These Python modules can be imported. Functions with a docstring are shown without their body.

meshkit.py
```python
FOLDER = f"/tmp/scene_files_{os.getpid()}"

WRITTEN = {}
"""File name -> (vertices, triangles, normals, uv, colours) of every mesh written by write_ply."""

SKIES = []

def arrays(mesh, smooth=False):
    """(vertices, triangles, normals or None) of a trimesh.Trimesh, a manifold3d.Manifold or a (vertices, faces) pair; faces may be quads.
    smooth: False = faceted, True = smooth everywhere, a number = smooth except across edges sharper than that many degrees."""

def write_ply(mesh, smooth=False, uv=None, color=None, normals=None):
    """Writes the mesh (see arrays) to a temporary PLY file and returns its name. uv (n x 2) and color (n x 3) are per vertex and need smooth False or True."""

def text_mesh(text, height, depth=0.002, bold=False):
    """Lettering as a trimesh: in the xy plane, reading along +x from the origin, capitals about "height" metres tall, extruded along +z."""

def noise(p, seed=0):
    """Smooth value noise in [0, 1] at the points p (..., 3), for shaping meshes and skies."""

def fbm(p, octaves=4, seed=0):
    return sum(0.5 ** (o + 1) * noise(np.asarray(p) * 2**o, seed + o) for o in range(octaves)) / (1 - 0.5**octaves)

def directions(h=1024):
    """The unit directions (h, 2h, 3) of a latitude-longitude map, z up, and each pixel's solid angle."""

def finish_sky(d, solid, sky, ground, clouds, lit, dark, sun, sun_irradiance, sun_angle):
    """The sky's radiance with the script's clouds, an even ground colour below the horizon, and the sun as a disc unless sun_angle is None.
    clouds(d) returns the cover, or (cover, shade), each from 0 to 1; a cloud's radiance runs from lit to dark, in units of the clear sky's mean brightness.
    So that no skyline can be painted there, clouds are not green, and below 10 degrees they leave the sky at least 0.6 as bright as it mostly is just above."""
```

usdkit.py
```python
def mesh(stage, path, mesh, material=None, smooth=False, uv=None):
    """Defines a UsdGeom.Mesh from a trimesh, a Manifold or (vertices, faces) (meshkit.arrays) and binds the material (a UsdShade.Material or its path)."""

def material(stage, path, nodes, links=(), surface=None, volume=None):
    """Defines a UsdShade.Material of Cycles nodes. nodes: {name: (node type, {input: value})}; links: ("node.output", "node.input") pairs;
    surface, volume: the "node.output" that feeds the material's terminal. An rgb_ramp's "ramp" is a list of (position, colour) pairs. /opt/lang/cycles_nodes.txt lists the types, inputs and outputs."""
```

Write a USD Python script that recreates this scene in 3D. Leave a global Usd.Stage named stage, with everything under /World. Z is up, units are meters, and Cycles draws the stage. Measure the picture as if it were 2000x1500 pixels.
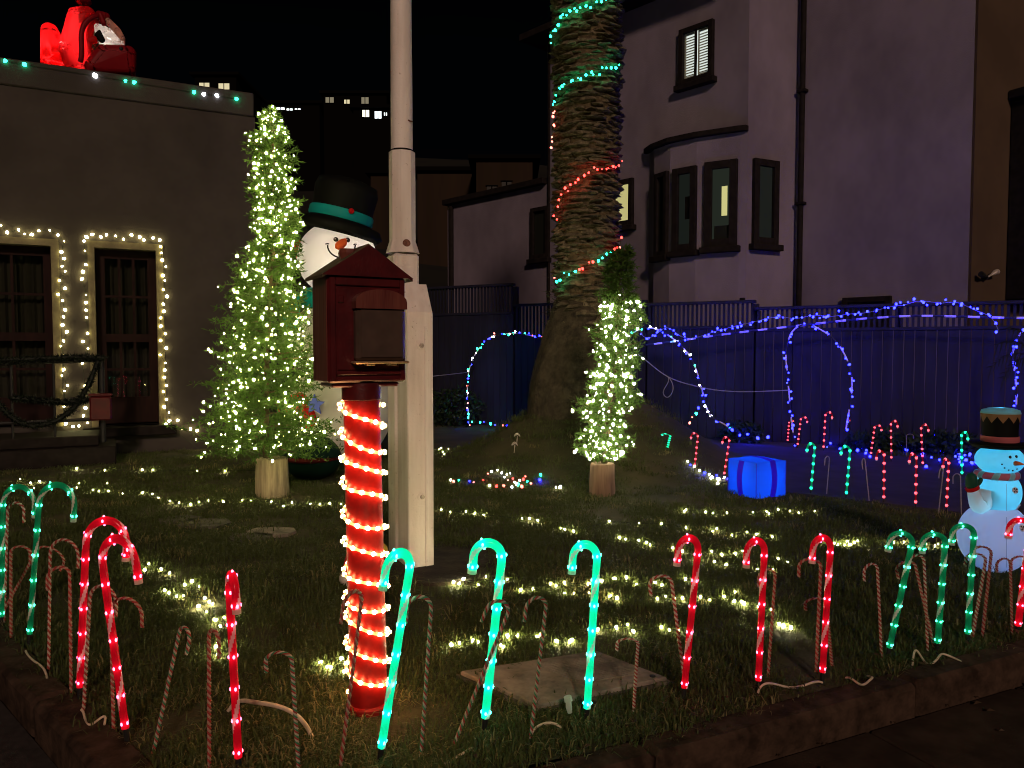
import math, random
import numpy as np, trimesh, usdkit, meshkit
from pxr import Usd, UsdGeom, UsdLux, UsdShade, Gf, Sdf, Vt
from shapely.geometry import Polygon, Point, box as sbox

stage = Usd.Stage.CreateInMemory()
UsdGeom.SetStageUpAxis(stage, 'Z'); UsdGeom.SetStageMetersPerUnit(stage, 1.0)
UsdGeom.Xform.Define(stage, '/World'); UsdGeom.Scope.Define(stage, '/World/Looks')

# ------------------------------------------------------------------ camera, sky, street light
EYE = 1.55; PITCH = math.radians(2.67)
cam = UsdGeom.Camera.Define(stage, '/World/Camera')
cam.AddTranslateOp().Set((0, 0, EYE)); cam.AddRotateXOp().Set(90 - math.degrees(PITCH))
cam.CreateHorizontalApertureAttr(36.0); cam.CreateVerticalApertureAttr(27.0); cam.CreateFocalLengthAttr(27.0)
cam.CreateClippingRangeAttr((0.05, 1000.0)); cam.CreateExposureAttr(0.0)

SUN = np.array([0.12, -0.86, 0.42]); SUN /= np.linalg.norm(SUN)          # towards the far warm light that the street throws on everything
sun_el, sun_rot = math.asin(SUN[2]), math.atan2(SUN[0], SUN[1])
sky_mat = usdkit.material(stage, '/World/Looks/night_sky', {
    's': ('sky_texture', {'sky_type': 'single_scattering', 'sun_disc': False, 'sun_elevation': sun_el, 'sun_rotation': sun_rot}),
    'b': ('background_shader', {'strength': 0.00016})}, [('s.color', 'b.color')], surface='b.background')
dome = UsdLux.DomeLight.Define(stage, '/World/sky')
UsdShade.MaterialBindingAPI.Apply(dome.GetPrim()).Bind(sky_mat)
dome.GetPrim().SetCustomDataByKey('kind', 'structure')
sun = UsdLux.DistantLight.Define(stage, '/World/street_glow')
sun.CreateNormalizeAttr(True); sun.CreateIntensityAttr(0.30); sun.CreateAngleAttr(6.0); sun.CreateColorAttr((1.0, 0.68, 0.52))
zaxis = Gf.Vec3d(*SUN.tolist())
sun.AddTransformOp().Set(Gf.Matrix4d().SetRotate(Gf.Rotation(Gf.Vec3d(0, 0, 1), zaxis)))

# ------------------------------------------------------------------ helpers
rng = np.random.default_rng(7)
_c, _s = math.cos(PITCH), math.sin(PITCH)
def ray(px, py):
    u, v = (px - 1000) / 1500.0, (750 - py) / 1500.0
    return np.array([u, _c + v * _s, v * _c - _s])
def G(px, py, z=0.0):
    d = ray(px, py); t = (z - EYE) / d[2]
    return np.array([d[0] * t, d[1] * t, z])
def AT(px, py, Y):
    d = ray(px, py); t = Y / d[1]
    return np.array([d[0] * t, Y, EYE + d[2] * t])
def ONP(px, py, P, n):
    """where the pixel's line of sight meets the vertical plane through P with horizontal normal n"""
    d = ray(px, py); n3 = np.array([n[0], n[1], 0.0]); o = np.array([0, 0, EYE])
    t = np.dot(np.array([P[0], P[1], 0]) - o * [1, 1, 0], n3) / np.dot(d, n3)
    return o + d * t

names = {}
def free(path):
    if path not in names and not stage.GetPrimAtPath(path):
        names[path] = 1; return path
    i = names.get(path, 1)
    while True:
        p = f'{path}_{i:03d}'; i += 1
        if p not in names and not stage.GetPrimAtPath(p):
            names[path] = i; names[p] = 1; return p
def pathof(parent):
    if parent is None: return '/World'
    return str(parent.GetPath()) if hasattr(parent, 'GetPath') else str(parent)
ORIGIN = {}
def tag(p, label=None, cat=None, group=None, kind=None):
    p = p.GetPrim() if hasattr(p, 'GetPrim') else p
    for k, v in (('label', label), ('category', cat), ('group', group), ('kind', kind)):
        if v: p.SetCustomDataByKey(k, v)
    return p
def thing(name, label, cat, loc=(0, 0, 0), group=None, kind=None):
    x = UsdGeom.Xform.Define(stage, free('/World/' + name)); x.AddTranslateOp().Set(tuple(float(a) for a in loc))
    p = tag(x, label, cat, group, kind); ORIGIN[str(p.GetPath())] = np.array(loc, float)
    return p
def obj(name, mesh, m, parent=None, smooth=False, label=None):
    """one Mesh prim; mesh is in world coordinates, stored relative to the thing it belongs to"""
    pp = pathof(parent); path = free(pp + '/' + name)
    root = '/'.join(path.split('/')[:3]); off = ORIGIN.get(root)
    if isinstance(mesh, list): mesh = trimesh.util.concatenate(mesh)
    if isinstance(mesh, trimesh.Trimesh): v, f = np.asarray(mesh.vertices), np.asarray(mesh.faces)
    else: v, f = mesh
    if off is not None: v = v - off
    p = usdkit.mesh(stage, path, trimesh.Trimesh(v, f, process=False), M[m] if isinstance(m, str) else m, smooth=smooth).GetPrim()
    if label: tag(p, label)
    return p
def struct(name, mesh, m, parent=None, smooth=False):
    p = obj(name, mesh, m, parent, smooth)
    if parent is None: tag(p, kind='structure')
    return p

def obox(P, u, n, s, o, z, c=0.0):
    """box in the frame of a wall: along u, out along n, up z; c chamfers the edges"""
    u = np.array([u[0], u[1], 0.0]); n = np.array([n[0], n[1], 0.0]); P = np.array([P[0], P[1], 0.0])
    if c <= 0:
        b = trimesh.creation.box([1, 1, 1]); q = b.vertices + 0.5
    else:
        e = np.array([s[1] - s[0], o[1] - o[0], z[1] - z[0]]); c = min(c, e.min() * 0.45); k = c / e
        q = []
        for i in (0, 1):
            for j in (0, 1):
                for l in (0, 1):
                    for a in range(3):
                        x = np.array([i, j, l], float); sg = 1 - 2 * x
                        off = sg * k; off[a] = 0; q.append(x + off)
        b = trimesh.convex.convex_hull(np.array(q)); q = np.asarray(b.vertices)
    lo, hi = np.array([s[0], o[0], z[0]]), np.array([s[1], o[1], z[1]])
    q = lo + q * (hi - lo)
    v = P + q[:, :1] * u + q[:, 1:2] * n + q[:, 2:] * np.array([0, 0, 1.0])
    f = np.asarray(b.faces)
    if np.dot(np.cross(u, n), [0, 0, 1]) < 0: f = f[:, ::-1]
    return trimesh.Trimesh(v, f, process=False)
def wbox(lo, hi, c=0.0):
    return obox((0, 0), (1, 0), (0, 1), (lo[0], hi[0]), (lo[1], hi[1]), (lo[2], hi[2]), c)
def tube(pts, r, sides=6, caps=True):
    p = np.asarray(pts, float); n = len(p); r = np.broadcast_to(np.asarray(r, float), (n,))
    t = np.gradient(p, axis=0); t /= np.linalg.norm(t, axis=1, keepdims=True) + 1e-12
    a = np.cross(t[0], [0, 0, 1.0] if abs(t[0][2]) < 0.9 else [1.0, 0, 0]); a /= np.linalg.norm(a)
    A = [a]
    for i in range(1, n):
        a = A[-1] - t[i] * np.dot(A[-1], t[i]); a /= np.linalg.norm(a) + 1e-12; A.append(a)
    A = np.array(A); B = np.cross(t, A); ang = np.arange(sides) * 2 * np.pi / sides
    v = (p[:, None] + r[:, None, None] * (np.cos(ang)[None, :, None] * A[:, None] + np.sin(ang)[None, :, None] * B[:, None])).reshape(-1, 3)
    i, j = np.meshgrid(np.arange(n - 1), np.arange(sides), indexing='ij'); j2 = (j + 1) % sides
    q = np.stack([i * sides + j, i * sides + j2, (i + 1) * sides + j2, (i + 1) * sides + j], -1).reshape(-1, 4)
    f = np.vstack([q[:, [0, 1, 2]], q[:, [0, 2, 3]]])
    if caps:
        v = np.vstack([v, p[:1], p[-1:]]); k = n * sides; J = np.arange(sides)
        f = np.vstack([f, np.stack([np.full(sides, k), (J + 1) % sides, J], 1), np.stack([np.full(sides, k + 1), (n - 1) * sides + J, (n - 1) * sides + (J + 1) % sides], 1)])
    return trimesh.Trimesh(v, f, process=False)
def revolve(profile, center=(0, 0, 0), sides=32, axis=None):
    """profile: (radius, height) pairs from bottom to top"""
    pr = np.asarray(profile, float); ang = np.arange(sides) * 2 * np.pi / sides; n = len(pr)
    v = np.stack([pr[:, :1] * np.cos(ang), pr[:, :1] * np.sin(ang), np.repeat(pr[:, 1:], sides, 1)], -1).reshape(-1, 3)
    i, j = np.meshgrid(np.arange(n - 1), np.arange(sides), indexing='ij'); j2 = (j + 1) % sides
    q = np.stack([i * sides + j, i * sides + j2, (i + 1) * sides + j2, (i + 1) * sides + j], -1).reshape(-1, 4)
    m = trimesh.Trimesh(v, np.vstack([q[:, [0, 1, 2]], q[:, [0, 2, 3]]]), process=False)
    if axis is not None: m.apply_transform(trimesh.geometry.align_vectors([0, 0, 1], axis))
    m.apply_translation(center); return m
def ball(c, r, sub=3):
    m = trimesh.creation.icosphere(sub, 1.0); m.vertices = m.vertices * np.broadcast_to(np.asarray(r, float), (3,)) + np.asarray(c, float); return m
def smoothpath(pts, n=24):
    from scipy.interpolate import CubicSpline
    p = np.asarray(pts, float)
    if len(p) < 3: return p[0] + np.linspace(0, 1, n)[:, None] * (p[-1] - p[0])
    d = np.r_[0, np.cumsum(np.linalg.norm(np.diff(p, axis=0), axis=1) + 1e-9)]
    return CubicSpline(d, p)(np.linspace(0, d[-1], n))
def along(pts, step, jitter=0.0, gen=rng):
    """points every step metres along a polyline"""
    p = np.asarray(pts, float); d = np.r_[0, np.cumsum(np.linalg.norm(np.diff(p, axis=0), axis=1))]
    at = np.arange(step * 0.5, d[-1], step); at = np.clip(at + gen.uniform(-jitter, jitter, len(at)) * step, 0, d[-1])
    return np.stack([np.interp(at, d, p[:, k]) for k in range(3)], 1)
def facing(v): return np.array(v[:2]) / np.linalg.norm(v[:2])

# ------------------------------------------------------------------ materials
M = {}
L = '/World/Looks/'
def mat(name, color, rough=0.6, var=0.0, scale=6.0, bump=0.0, bscale=40.0, spec=0.3, metal=0.0, color2=None, stretch=(1, 1, 1), detail=4.0):
    nodes = {'p': ('principled_bsdf', {'base_color': color, 'roughness': rough, 'specular_ior_level': spec, 'metallic': metal})}
    links = []
    if var > 0 or color2 is not None or bump > 0:
        nodes['g'] = ('geometry', {}); nodes['m'] = ('mapping', {'scale': stretch}); links += [('g.position', 'm.vector')]
    if var > 0 or color2 is not None:
        c = np.array(color); a, b = (c * (1 - var), np.minimum(c * (1 + var), 1)) if color2 is None else (c, np.array(color2))
        nodes['n'] = ('noise_texture', {'scale': scale, 'detail': detail, 'roughness': 0.62})
        nodes['r'] = ('rgb_ramp', {'ramp': [(0.0, a), (0.36, a), (0.64, b), (1.0, b)]})
        links += [('m.vector', 'n.vector'), ('n.fac', 'r.fac'), ('r.color', 'p.base_color')]
    if bump > 0:
        nodes['bn'] = ('noise_texture', {'scale': bscale, 'detail': 5.0, 'roughness': 0.65}); nodes['b'] = ('bump', {'strength': 1.0, 'distance': bump})
        links += [('m.vector', 'bn.vector'), ('bn.fac', 'b.height'), ('b.normal', 'p.normal')]
    M[name] = usdkit.material(stage, L + name, nodes, links, surface='p.BSDF')
def leafmat(name, a, b, trans=0.35, rough=0.6):
    M[name] = usdkit.material(stage, L + name, {
        'g': ('geometry', {}), 'r': ('rgb_ramp', {'ramp': [(0.0, a), (1.0, b)]}),
        'd': ('principled_bsdf', {'roughness': rough, 'specular_ior_level': 0.3}), 't': ('translucent_bsdf', {}), 'x': ('mix_closure', {'fac': trans})},
        [('g.random_per_island', 'r.fac'), ('r.color', 'd.base_color'), ('r.color', 't.color'), ('d.BSDF', 'x.closure1'), ('t.BSDF', 'x.closure2')], surface='x.closure')
def glow(name, color, strength):
    M[name] = usdkit.material(stage, L + name, {'e': ('emission', {'color': color, 'strength': strength})}, [], surface='e.emission')
def cloth(name, color, trans=0.6, rough=0.45):
    """thin nylon that glows when a lamp burns inside it"""
    M[name] = usdkit.material(stage, L + name, {
        'g': ('geometry', {}), 'n': ('noise_texture', {'scale': 9.0, 'detail': 3.0}), 'b': ('bump', {'strength': 0.35, 'distance': 0.02}),
        'd': ('principled_bsdf', {'base_color': color, 'roughness': rough, 'specular_ior_level': 0.12}), 't': ('translucent_bsdf', {'color': color}), 'x': ('mix_closure', {'fac': trans})},
        [('g.position', 'n.vector'), ('n.fac', 'b.height'), ('b.normal', 'd.normal'), ('d.BSDF', 'x.closure1'), ('t.BSDF', 'x.closure2')], surface='x.closure')
def pane(name, tint=(1, 1, 1), ior=1.55):
    M[name] = usdkit.material(stage, L + name, {'f0': ('fresnel', {'IOR': ior}), 'ge': ('geometry', {}), 'iv': ('math', {'math_type': 'subtract', 'value1': 1.0}), 'f': ('math', {'math_type': 'multiply'}), 't': ('transparent_bsdf', {'color': tint}), 'g': ('glossy_bsdf', {'color': (0.9, 0.9, 0.9), 'roughness': 0.02}), 'x': ('mix_closure', {})},
        [('ge.backfacing', 'iv.value2'), ('iv.value', 'f.value1'), ('f0.fac', 'f.value2'), ('f.value', 'x.fac'), ('t.BSDF', 'x.closure1'), ('g.BSDF', 'x.closure2')], surface='x.closure')
def tubemat(name, color, trans=0.7):
    M[name] = usdkit.material(stage, L + name, {
        'd': ('principled_bsdf', {'base_color': color, 'roughness': 0.18, 'specular_ior_level': 0.6}), 't': ('translucent_bsdf', {'color': color}), 'x': ('mix_closure', {'fac': trans})},
        [('d.BSDF', 'x.closure1'), ('t.BSDF', 'x.closure2')], surface='x.closure')

mat('soil', (0.035, 0.027, 0.018), 0.95, 0.5, 5.0, 0.02, 30)
mat('turf', (0.036, 0.040, 0.016), 0.95, color2=(0.070, 0.062, 0.028), scale=1.6, bump=0.02, bscale=60)
leafmat('grass', (0.070, 0.090, 0.024), (0.210, 0.215, 0.075), 0.35)
leafmat('dry_grass', (0.20, 0.18, 0.075), (0.42, 0.36, 0.18), 0.35)
leafmat('needles', (0.060, 0.120, 0.018), (0.140, 0.220, 0.040), 0.4)
leafmat('dark_needles', (0.018, 0.040, 0.014), (0.040, 0.075, 0.022), 0.3)
leafmat('garland', (0.006, 0.010, 0.006), (0.016, 0.024, 0.012), 0.2)
mat('kerb', (0.046, 0.029, 0.020), 0.95, 0.5, 9.0, 0.010, 45, spec=0.1)
mat('pavement', (0.040, 0.027, 0.020), 0.95, 0.35, 5.0, 0.004, 120, spec=0.1)
mat('asphalt', (0.035, 0.028, 0.026), 0.95, 0.3, 20.0, 0.004, 160)
mat('drive', (0.035, 0.032, 0.034), 0.85, 0.25, 3.0, 0.004, 90)
mat('stone', (0.09, 0.085, 0.065), 0.9, 0.4, 9.0, 0.01, 40)
mat('cover', (0.20, 0.170, 0.135), 0.85, 0.45, 6.0, 0.004, 70)
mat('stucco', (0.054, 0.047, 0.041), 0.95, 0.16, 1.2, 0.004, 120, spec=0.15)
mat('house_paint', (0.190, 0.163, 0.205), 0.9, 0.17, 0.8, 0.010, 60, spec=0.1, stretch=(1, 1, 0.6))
mat('house_side', (0.070, 0.046, 0.030), 0.9, 0.12, 0.9, 0.003, 110, spec=0.2)
mat('dark_trim', (0.014, 0.011, 0.010), 0.75, 0.3, 9.0, spec=0.08)
mat('door_frame', (0.16, 0.14, 0.07), 0.6, 0.2, 8.0)
mat('door_wood', (0.015, 0.005, 0.004), 0.6, 0.3, 14.0, spec=0.1, stretch=(1, 1, 0.15))
mat('curtain', (0.020, 0.017, 0.010), 0.9, 0.3, 7.0, stretch=(1, 1, 0.05))
mat('fence_wood', (0.0095, 0.0095, 0.021), 0.75, 0.35, 5.0, 0.004, 50, stretch=(1, 1, 0.12))
M['white_paint'] = usdkit.material(stage, L + 'white_paint', {
    'g': ('geometry', {}), 'm1': ('mapping', {'scale': (1, 1, 0.12)}), 'n1': ('noise_texture', {'scale': 14.0, 'detail': 5.0}), 'r1': ('rgb_ramp', {'ramp': [(0.0, (0.50, 0.44, 0.39)), (0.38, (0.70, 0.64, 0.59)), (0.62, (0.80, 0.75, 0.71)), (1.0, (0.80, 0.75, 0.71))]}),
    'n2': ('noise_texture', {'scale': 38.0, 'detail': 6.0, 'roughness': 0.7}), 'r2': ('rgb_ramp', {'ramp': [(0.0, (0.25, 0.17, 0.12)), (0.30, (0.34, 0.24, 0.18)), (0.355, (1, 1, 1)), (1.0, (1, 1, 1))]}), 'x': ('mix_color', {'blend_type': 'multiply', 'fac': 1.0}),
    'b': ('bump', {'distance': 0.004}), 'p': ('principled_bsdf', {'roughness': 0.5, 'specular_ior_level': 0.3})},
    [('g.position', 'm1.vector'), ('m1.vector', 'n1.vector'), ('g.position', 'n2.vector'), ('n1.fac', 'r1.fac'), ('n2.fac', 'r2.fac'), ('r1.color', 'x.a'), ('r2.color', 'x.b'), ('x.result', 'p.base_color'), ('n2.fac', 'b.height'), ('b.normal', 'p.normal')], surface='p.BSDF')
mat('bolt', (0.45, 0.40, 0.35), 0.4, 0.3, 50.0, metal=0.3)
mat('box_red', (0.085, 0.006, 0.008), 0.33, color2=(0.052, 0.004, 0.006), scale=8.0, bump=0.0015, bscale=60, spec=0.55)
mat('box_worn', (0.17, 0.048, 0.032), 0.5, color2=(0.085, 0.014, 0.012), scale=14.0, stretch=(1, 1, 0.1), bump=0.002, bscale=60)
mat('moss_roof', (0.12, 0.085, 0.045), 0.8, color2=(0.060, 0.060, 0.025), scale=18.0, bump=0.004, bscale=60)
mat('plate', (0.062, 0.038, 0.028), 0.4, 0.2, 10.0, spec=0.5)
mat('brass', (0.60, 0.42, 0.26), 0.35, 0.3, 30.0, metal=0.7)
mat('pipe_red', (0.28, 0.0055, 0.005), 0.4, 0.2, 20.0, spec=0.4)
mat('bark', (0.095, 0.072, 0.038), 0.95, 0.45, 14.0, 0.02, 30)
mat('palm_bark', (0.120, 0.102, 0.064), 0.95, 0.5, 16.0, 0.02, 30, spec=0.1)
mat('palm_root', (0.045, 0.036, 0.022), 0.95, 0.5, 8.0, 0.05, 14)
mat('wood_stand', (0.26, 0.21, 0.13), 0.85, 0.35, 6.0, 0.006, 30, stretch=(3, 3, 0.3))
mat('wood_stand_dark', (0.20, 0.13, 0.085), 0.85, 0.3, 6.0, 0.006, 30, stretch=(3, 3, 0.3))
mat('wire_dark', (0.02, 0.03, 0.015), 0.6)
mat('cable_white', (0.55, 0.45, 0.33), 0.5, 0.2, 20)
mat('cable_grey', (0.30, 0.30, 0.36), 0.5)
mat('black', (0.012, 0.012, 0.012), 0.6)
mat('strand_red', (0.30, 0.040, 0.032), 0.5); mat('strand_white', (0.42, 0.35, 0.28), 0.5); mat('strand_green', (0.05, 0.20, 0.10), 0.5); mat('strand_brown', (0.33, 0.22, 0.16), 0.6)
mat('strand_grey', (0.30, 0.27, 0.25), 0.6)
mat('striped_dark', (0.02, 0.018, 0.03), 0.6); mat('striped_white', (0.7, 0.66, 0.72), 0.5)
mat('hill', (0.006, 0.0055, 0.004), 1.0, 0.4, 0.2); mat('hill_house', (0.021, 0.012, 0.006), 0.95, 0.3, 0.5, stretch=(1, 1, 0.1)); mat('hill_dark', (0.003, 0.0027, 0.0025), 0.95, spec=0.05)
glow('warm_bulb', (1.0, 0.86, 0.36), 30.0)
glow('tree_bulb', (1.0, 0.90, 0.38), 56.0)
glow('cool_bulb', (0.80, 0.85, 1.0), 14.0)
glow('white_bulb', (1.0, 0.93, 0.60), 48.0)
glow('blue_bulb', (0.0030, 0.0036, 1.0), 90.0); glow('lawn_bulb', (1.0, 0.92, 0.45), 210.0)
glow('green_bulb', (0.012, 1.0, 0.40), 22.0)
glow('red_bulb', (1.0, 0.020, 0.016), 20.0)
glow('pink_bulb', (1.0, 0.16, 0.12), 7.0)
glow('rope_bulb', (1.0, 0.52, 0.20), 38.0)
glow('cane_red', (1.0, 0.10, 0.22), 9.0); glow('cane_green', (0.06, 1.0, 0.55), 8.0); glow('cane_bright_green', (0.05, 1.0, 0.62), 14.0)
glow('core_red', (1.0, 0.55, 0.6), 3.0); glow('core_green', (0.5, 1.0, 0.8), 1.6); glow('core_bright_green', (0.3, 1.0, 0.72), 5.5)
glow('small_red', (1.0, 0.10, 0.13), 3.0); glow('small_green', (0.02, 1.0, 0.50), 2.2)
tubemat('tube_red', (0.62, 0.010, 0.035)); tubemat('tube_green', (0.012, 0.26, 0.13)); tubemat('tube_bright_green', (0.01, 0.75, 0.48), 0.8)
tubemat('clear_tip', (0.75, 0.75, 0.72)); tubemat('stripe_white', (0.70, 0.50, 0.46), 0.5); tubemat('rope_tube', (0.85, 0.55, 0.40), 0.8)
pane('window_glass', (0.92, 0.95, 0.92))
# ------------------------------------------------------------------ the ground
C0 = np.array([-0.86, 2.35]); dL = np.array([-0.726, 0.687]); dR = np.array([0.906, 0.424])
nL = np.array([-0.687, -0.726]); nR = np.array([0.424, -0.906])
PALM = np.array([1.02, 10.6])
MINV = np.linalg.inv(np.stack([dL, dR], 1))
def ab(xy): return (np.asarray(xy) - C0) @ MINV.T
def height(x, y):
    r = np.hypot((x - PALM[0] - 0.15) / 1.12, y - PALM[1]) / 2.15
    t = np.clip(1 - r, 0, 1); m = 0.98 * t * t * (3 - 2 * t)
    q = np.stack([x, y, 0 * x], -1)
    return m + 0.020 * (meshkit.fbm(q * 1.7, 3, 3) - 0.5) + 0.012 * (meshkit.noise(q * 6.0, 9) - 0.5)
def gh(x, y): return float(height(np.array([float(x)]), np.array([float(y)]))[0])
def GG(px, py, up=0.0):
    """point of the lawn (mound included) seen at the pixel"""
    d = ray(px, py); t = np.arange(1.6, 40, 0.02); q = d[None] * t[:, None]
    hit = np.nonzero(EYE + q[:, 2] <= height(q[:, 0], q[:, 1]))[0]
    if len(hit) == 0: return G(px, py)
    p = q[hit[0]]
    return np.array([p[0], p[1], gh(p[0], p[1]) + up])

disc = [(math.cos(a) * 260, math.sin(a) * 260) for a in np.linspace(0, 2 * np.pi, 48, endpoint=False)]
struct('ground', trimesh.Trimesh(np.array([(0, 0, -0.30)] + [(x, y, -0.30) for x, y in disc]), np.array([(0, 1 + i, 1 + (i + 1) % 48) for i in range(48)]), process=False), 'soil')
na = 130; aa = np.linspace(0, 16.5, na); A_, B_ = np.meshgrid(aa, aa, indexing='ij')
XY = C0 + A_[..., None] * dL + B_[..., None] * dR
Z = height(XY[..., 0], XY[..., 1])
v = np.concatenate([XY, Z[..., None]], -1).reshape(-1, 3)
i, j = np.meshgrid(np.arange(na - 1), np.arange(na - 1), indexing='ij'); q = np.stack([i * na + j, i * na + j + 1, (i + 1) * na + j + 1, (i + 1) * na + j], -1).reshape(-1, 4)
struct('lawn', trimesh.Trimesh(v, np.vstack([q[:, [0, 1, 2]], q[:, [0, 2, 3]]]), process=False).copy(), 'turf', smooth=True)
if True:
    for nm_, u_, n_, wd in (('kerb', dR, nR, 0.15), ('kerb', dL, nL, 0.17)):
        kb_ = UsdGeom.Xform.Define(stage, free('/World/' + nm_)).GetPrim(); tag(kb_, kind='structure'); s_ = 0.0; gk = np.random.default_rng(int(wd * 100))
        while s_ < 9.0:
            ln = gk.uniform(1.25, 1.6); bm = obox(C0, u_, n_, (s_ + 0.004, s_ + ln - 0.004), (gk.uniform(-0.004, 0.004), wd + gk.uniform(-0.005, 0.005)), (-0.34, 0.012 + gk.uniform(-0.005, 0.005)), 0.022)
            bm = bm.subdivide().subdivide().subdivide(); vv = np.asarray(bm.vertices); bm.vertices = vv + 0.010 * (meshkit.fbm(vv * 9.0, 3, 2)[:, None] - 0.5) * np.array([1, 1, 0.8])
            obj('kerb_stone', bm, 'kerb', kb_, 40); s_ += ln
    pv = UsdGeom.Xform.Define(stage, '/World/pavement').GetPrim(); tag(pv, kind='structure')
    for r_ in range(3):
        for c_ in range(-2, 7):
            s0, o0 = -0.45 + c_ * 1.02, 0.155 + r_ * 0.92
            obj('paving_slab', obox(C0, dR, nR, (s0 + 0.006, s0 + 1.014), (o0 + 0.006, o0 + 0.914), (-0.34, -0.135 + 0.003 * math.sin(c_ * 3.1 + r_)), 0.008), 'pavement', pv)
    struct('road', obox(C0, dL, nL, (-2.6, 9.0), (0.174, 4.0), (-0.36, -0.152)), 'asphalt')
# the dark drive behind the lawn on the right
drive_px = [(1318, 893), (1380, 930), (1440, 958), (1560, 968), (1700, 984), (1850, 1002), (2080, 1035), (2300, 1060), (2300, 960), (2000, 912), (1800, 898), (1600, 882), (1440, 868), (1360, 868)]
dp = np.array([G(x, y)[:2] for x, y in drive_px])
m = trimesh.creation.extrude_polygon(Polygon(dp), 0.10, engine='earcut'); m.apply_translation([0, 0, -0.075])
DRIVE = Polygon(dp)
struct('driveway', m, 'drive')

# ------------------------------------------------------------------ the low stucco building on the left
FP = AT(490, 500, 12.1); FU = facing(np.array([2.98, 1.5])); FN = np.array([FU[1], -FU[0]])
def fac(px, py):
    p = ONP(px, py, FP, FN); return float(np.dot(p[:2] - FP[:2], FU)), float(p[2])
SR, ZT = fac(499, 300)[0], 5.50
lb = thing('stucco_building', 'low stucco building with two glazed doors and a parapet, behind the tall lit tree', 'building', (FP[0], FP[1], 0))
def door_span(x0, x1, ytop, ybot):
    xm = (x0 + x1) / 2
    return fac(x0, ytop)[0], fac(x1, ytop)[0], fac(xm, ytop)[1], fac(xm, ybot)[1]
D2 = door_span(172, 316, 475, 832); D1 = door_span(-150, 112, 462, 838)
SILL = 0.5 * (D2[2] * 0 + D2[3] * 2)
SL = SR - 13.0
poly = Polygon([(SL, -0.3), (SR, -0.3), (SR, ZT - 0.36), (SL, ZT - 0.36)], [[(a, b), (c, b), (c, d), (a, d)] for a, c, d, b in (D1, D2)])
def fac_mesh(poly2, depth, out):
    m = trimesh.creation.extrude_polygon(poly2, depth, engine='earcut'); vv = np.asarray(m.vertices)
    w = np.zeros_like(vv); w[:, :2] = FP[:2] + vv[:, :1] * FU + (vv[:, 2:] + out) * FN; w[:, 2] = vv[:, 1]
    f = np.asarray(m.faces)[:, ::-1]
    return trimesh.Trimesh(w, f, process=False)
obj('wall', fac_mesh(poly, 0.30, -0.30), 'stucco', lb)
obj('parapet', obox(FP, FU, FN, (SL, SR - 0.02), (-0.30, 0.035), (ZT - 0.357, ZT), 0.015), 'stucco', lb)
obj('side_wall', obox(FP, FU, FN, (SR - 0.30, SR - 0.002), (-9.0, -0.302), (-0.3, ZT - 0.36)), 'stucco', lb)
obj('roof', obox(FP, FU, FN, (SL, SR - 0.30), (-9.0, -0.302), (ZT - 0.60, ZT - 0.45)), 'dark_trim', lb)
obj('inner_wall', obox(FP, FU, FN, (SL, SR - 0.32), (-1.3, -1.2), (-0.3, ZT - 0.6)), 'stucco', lb)
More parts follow.
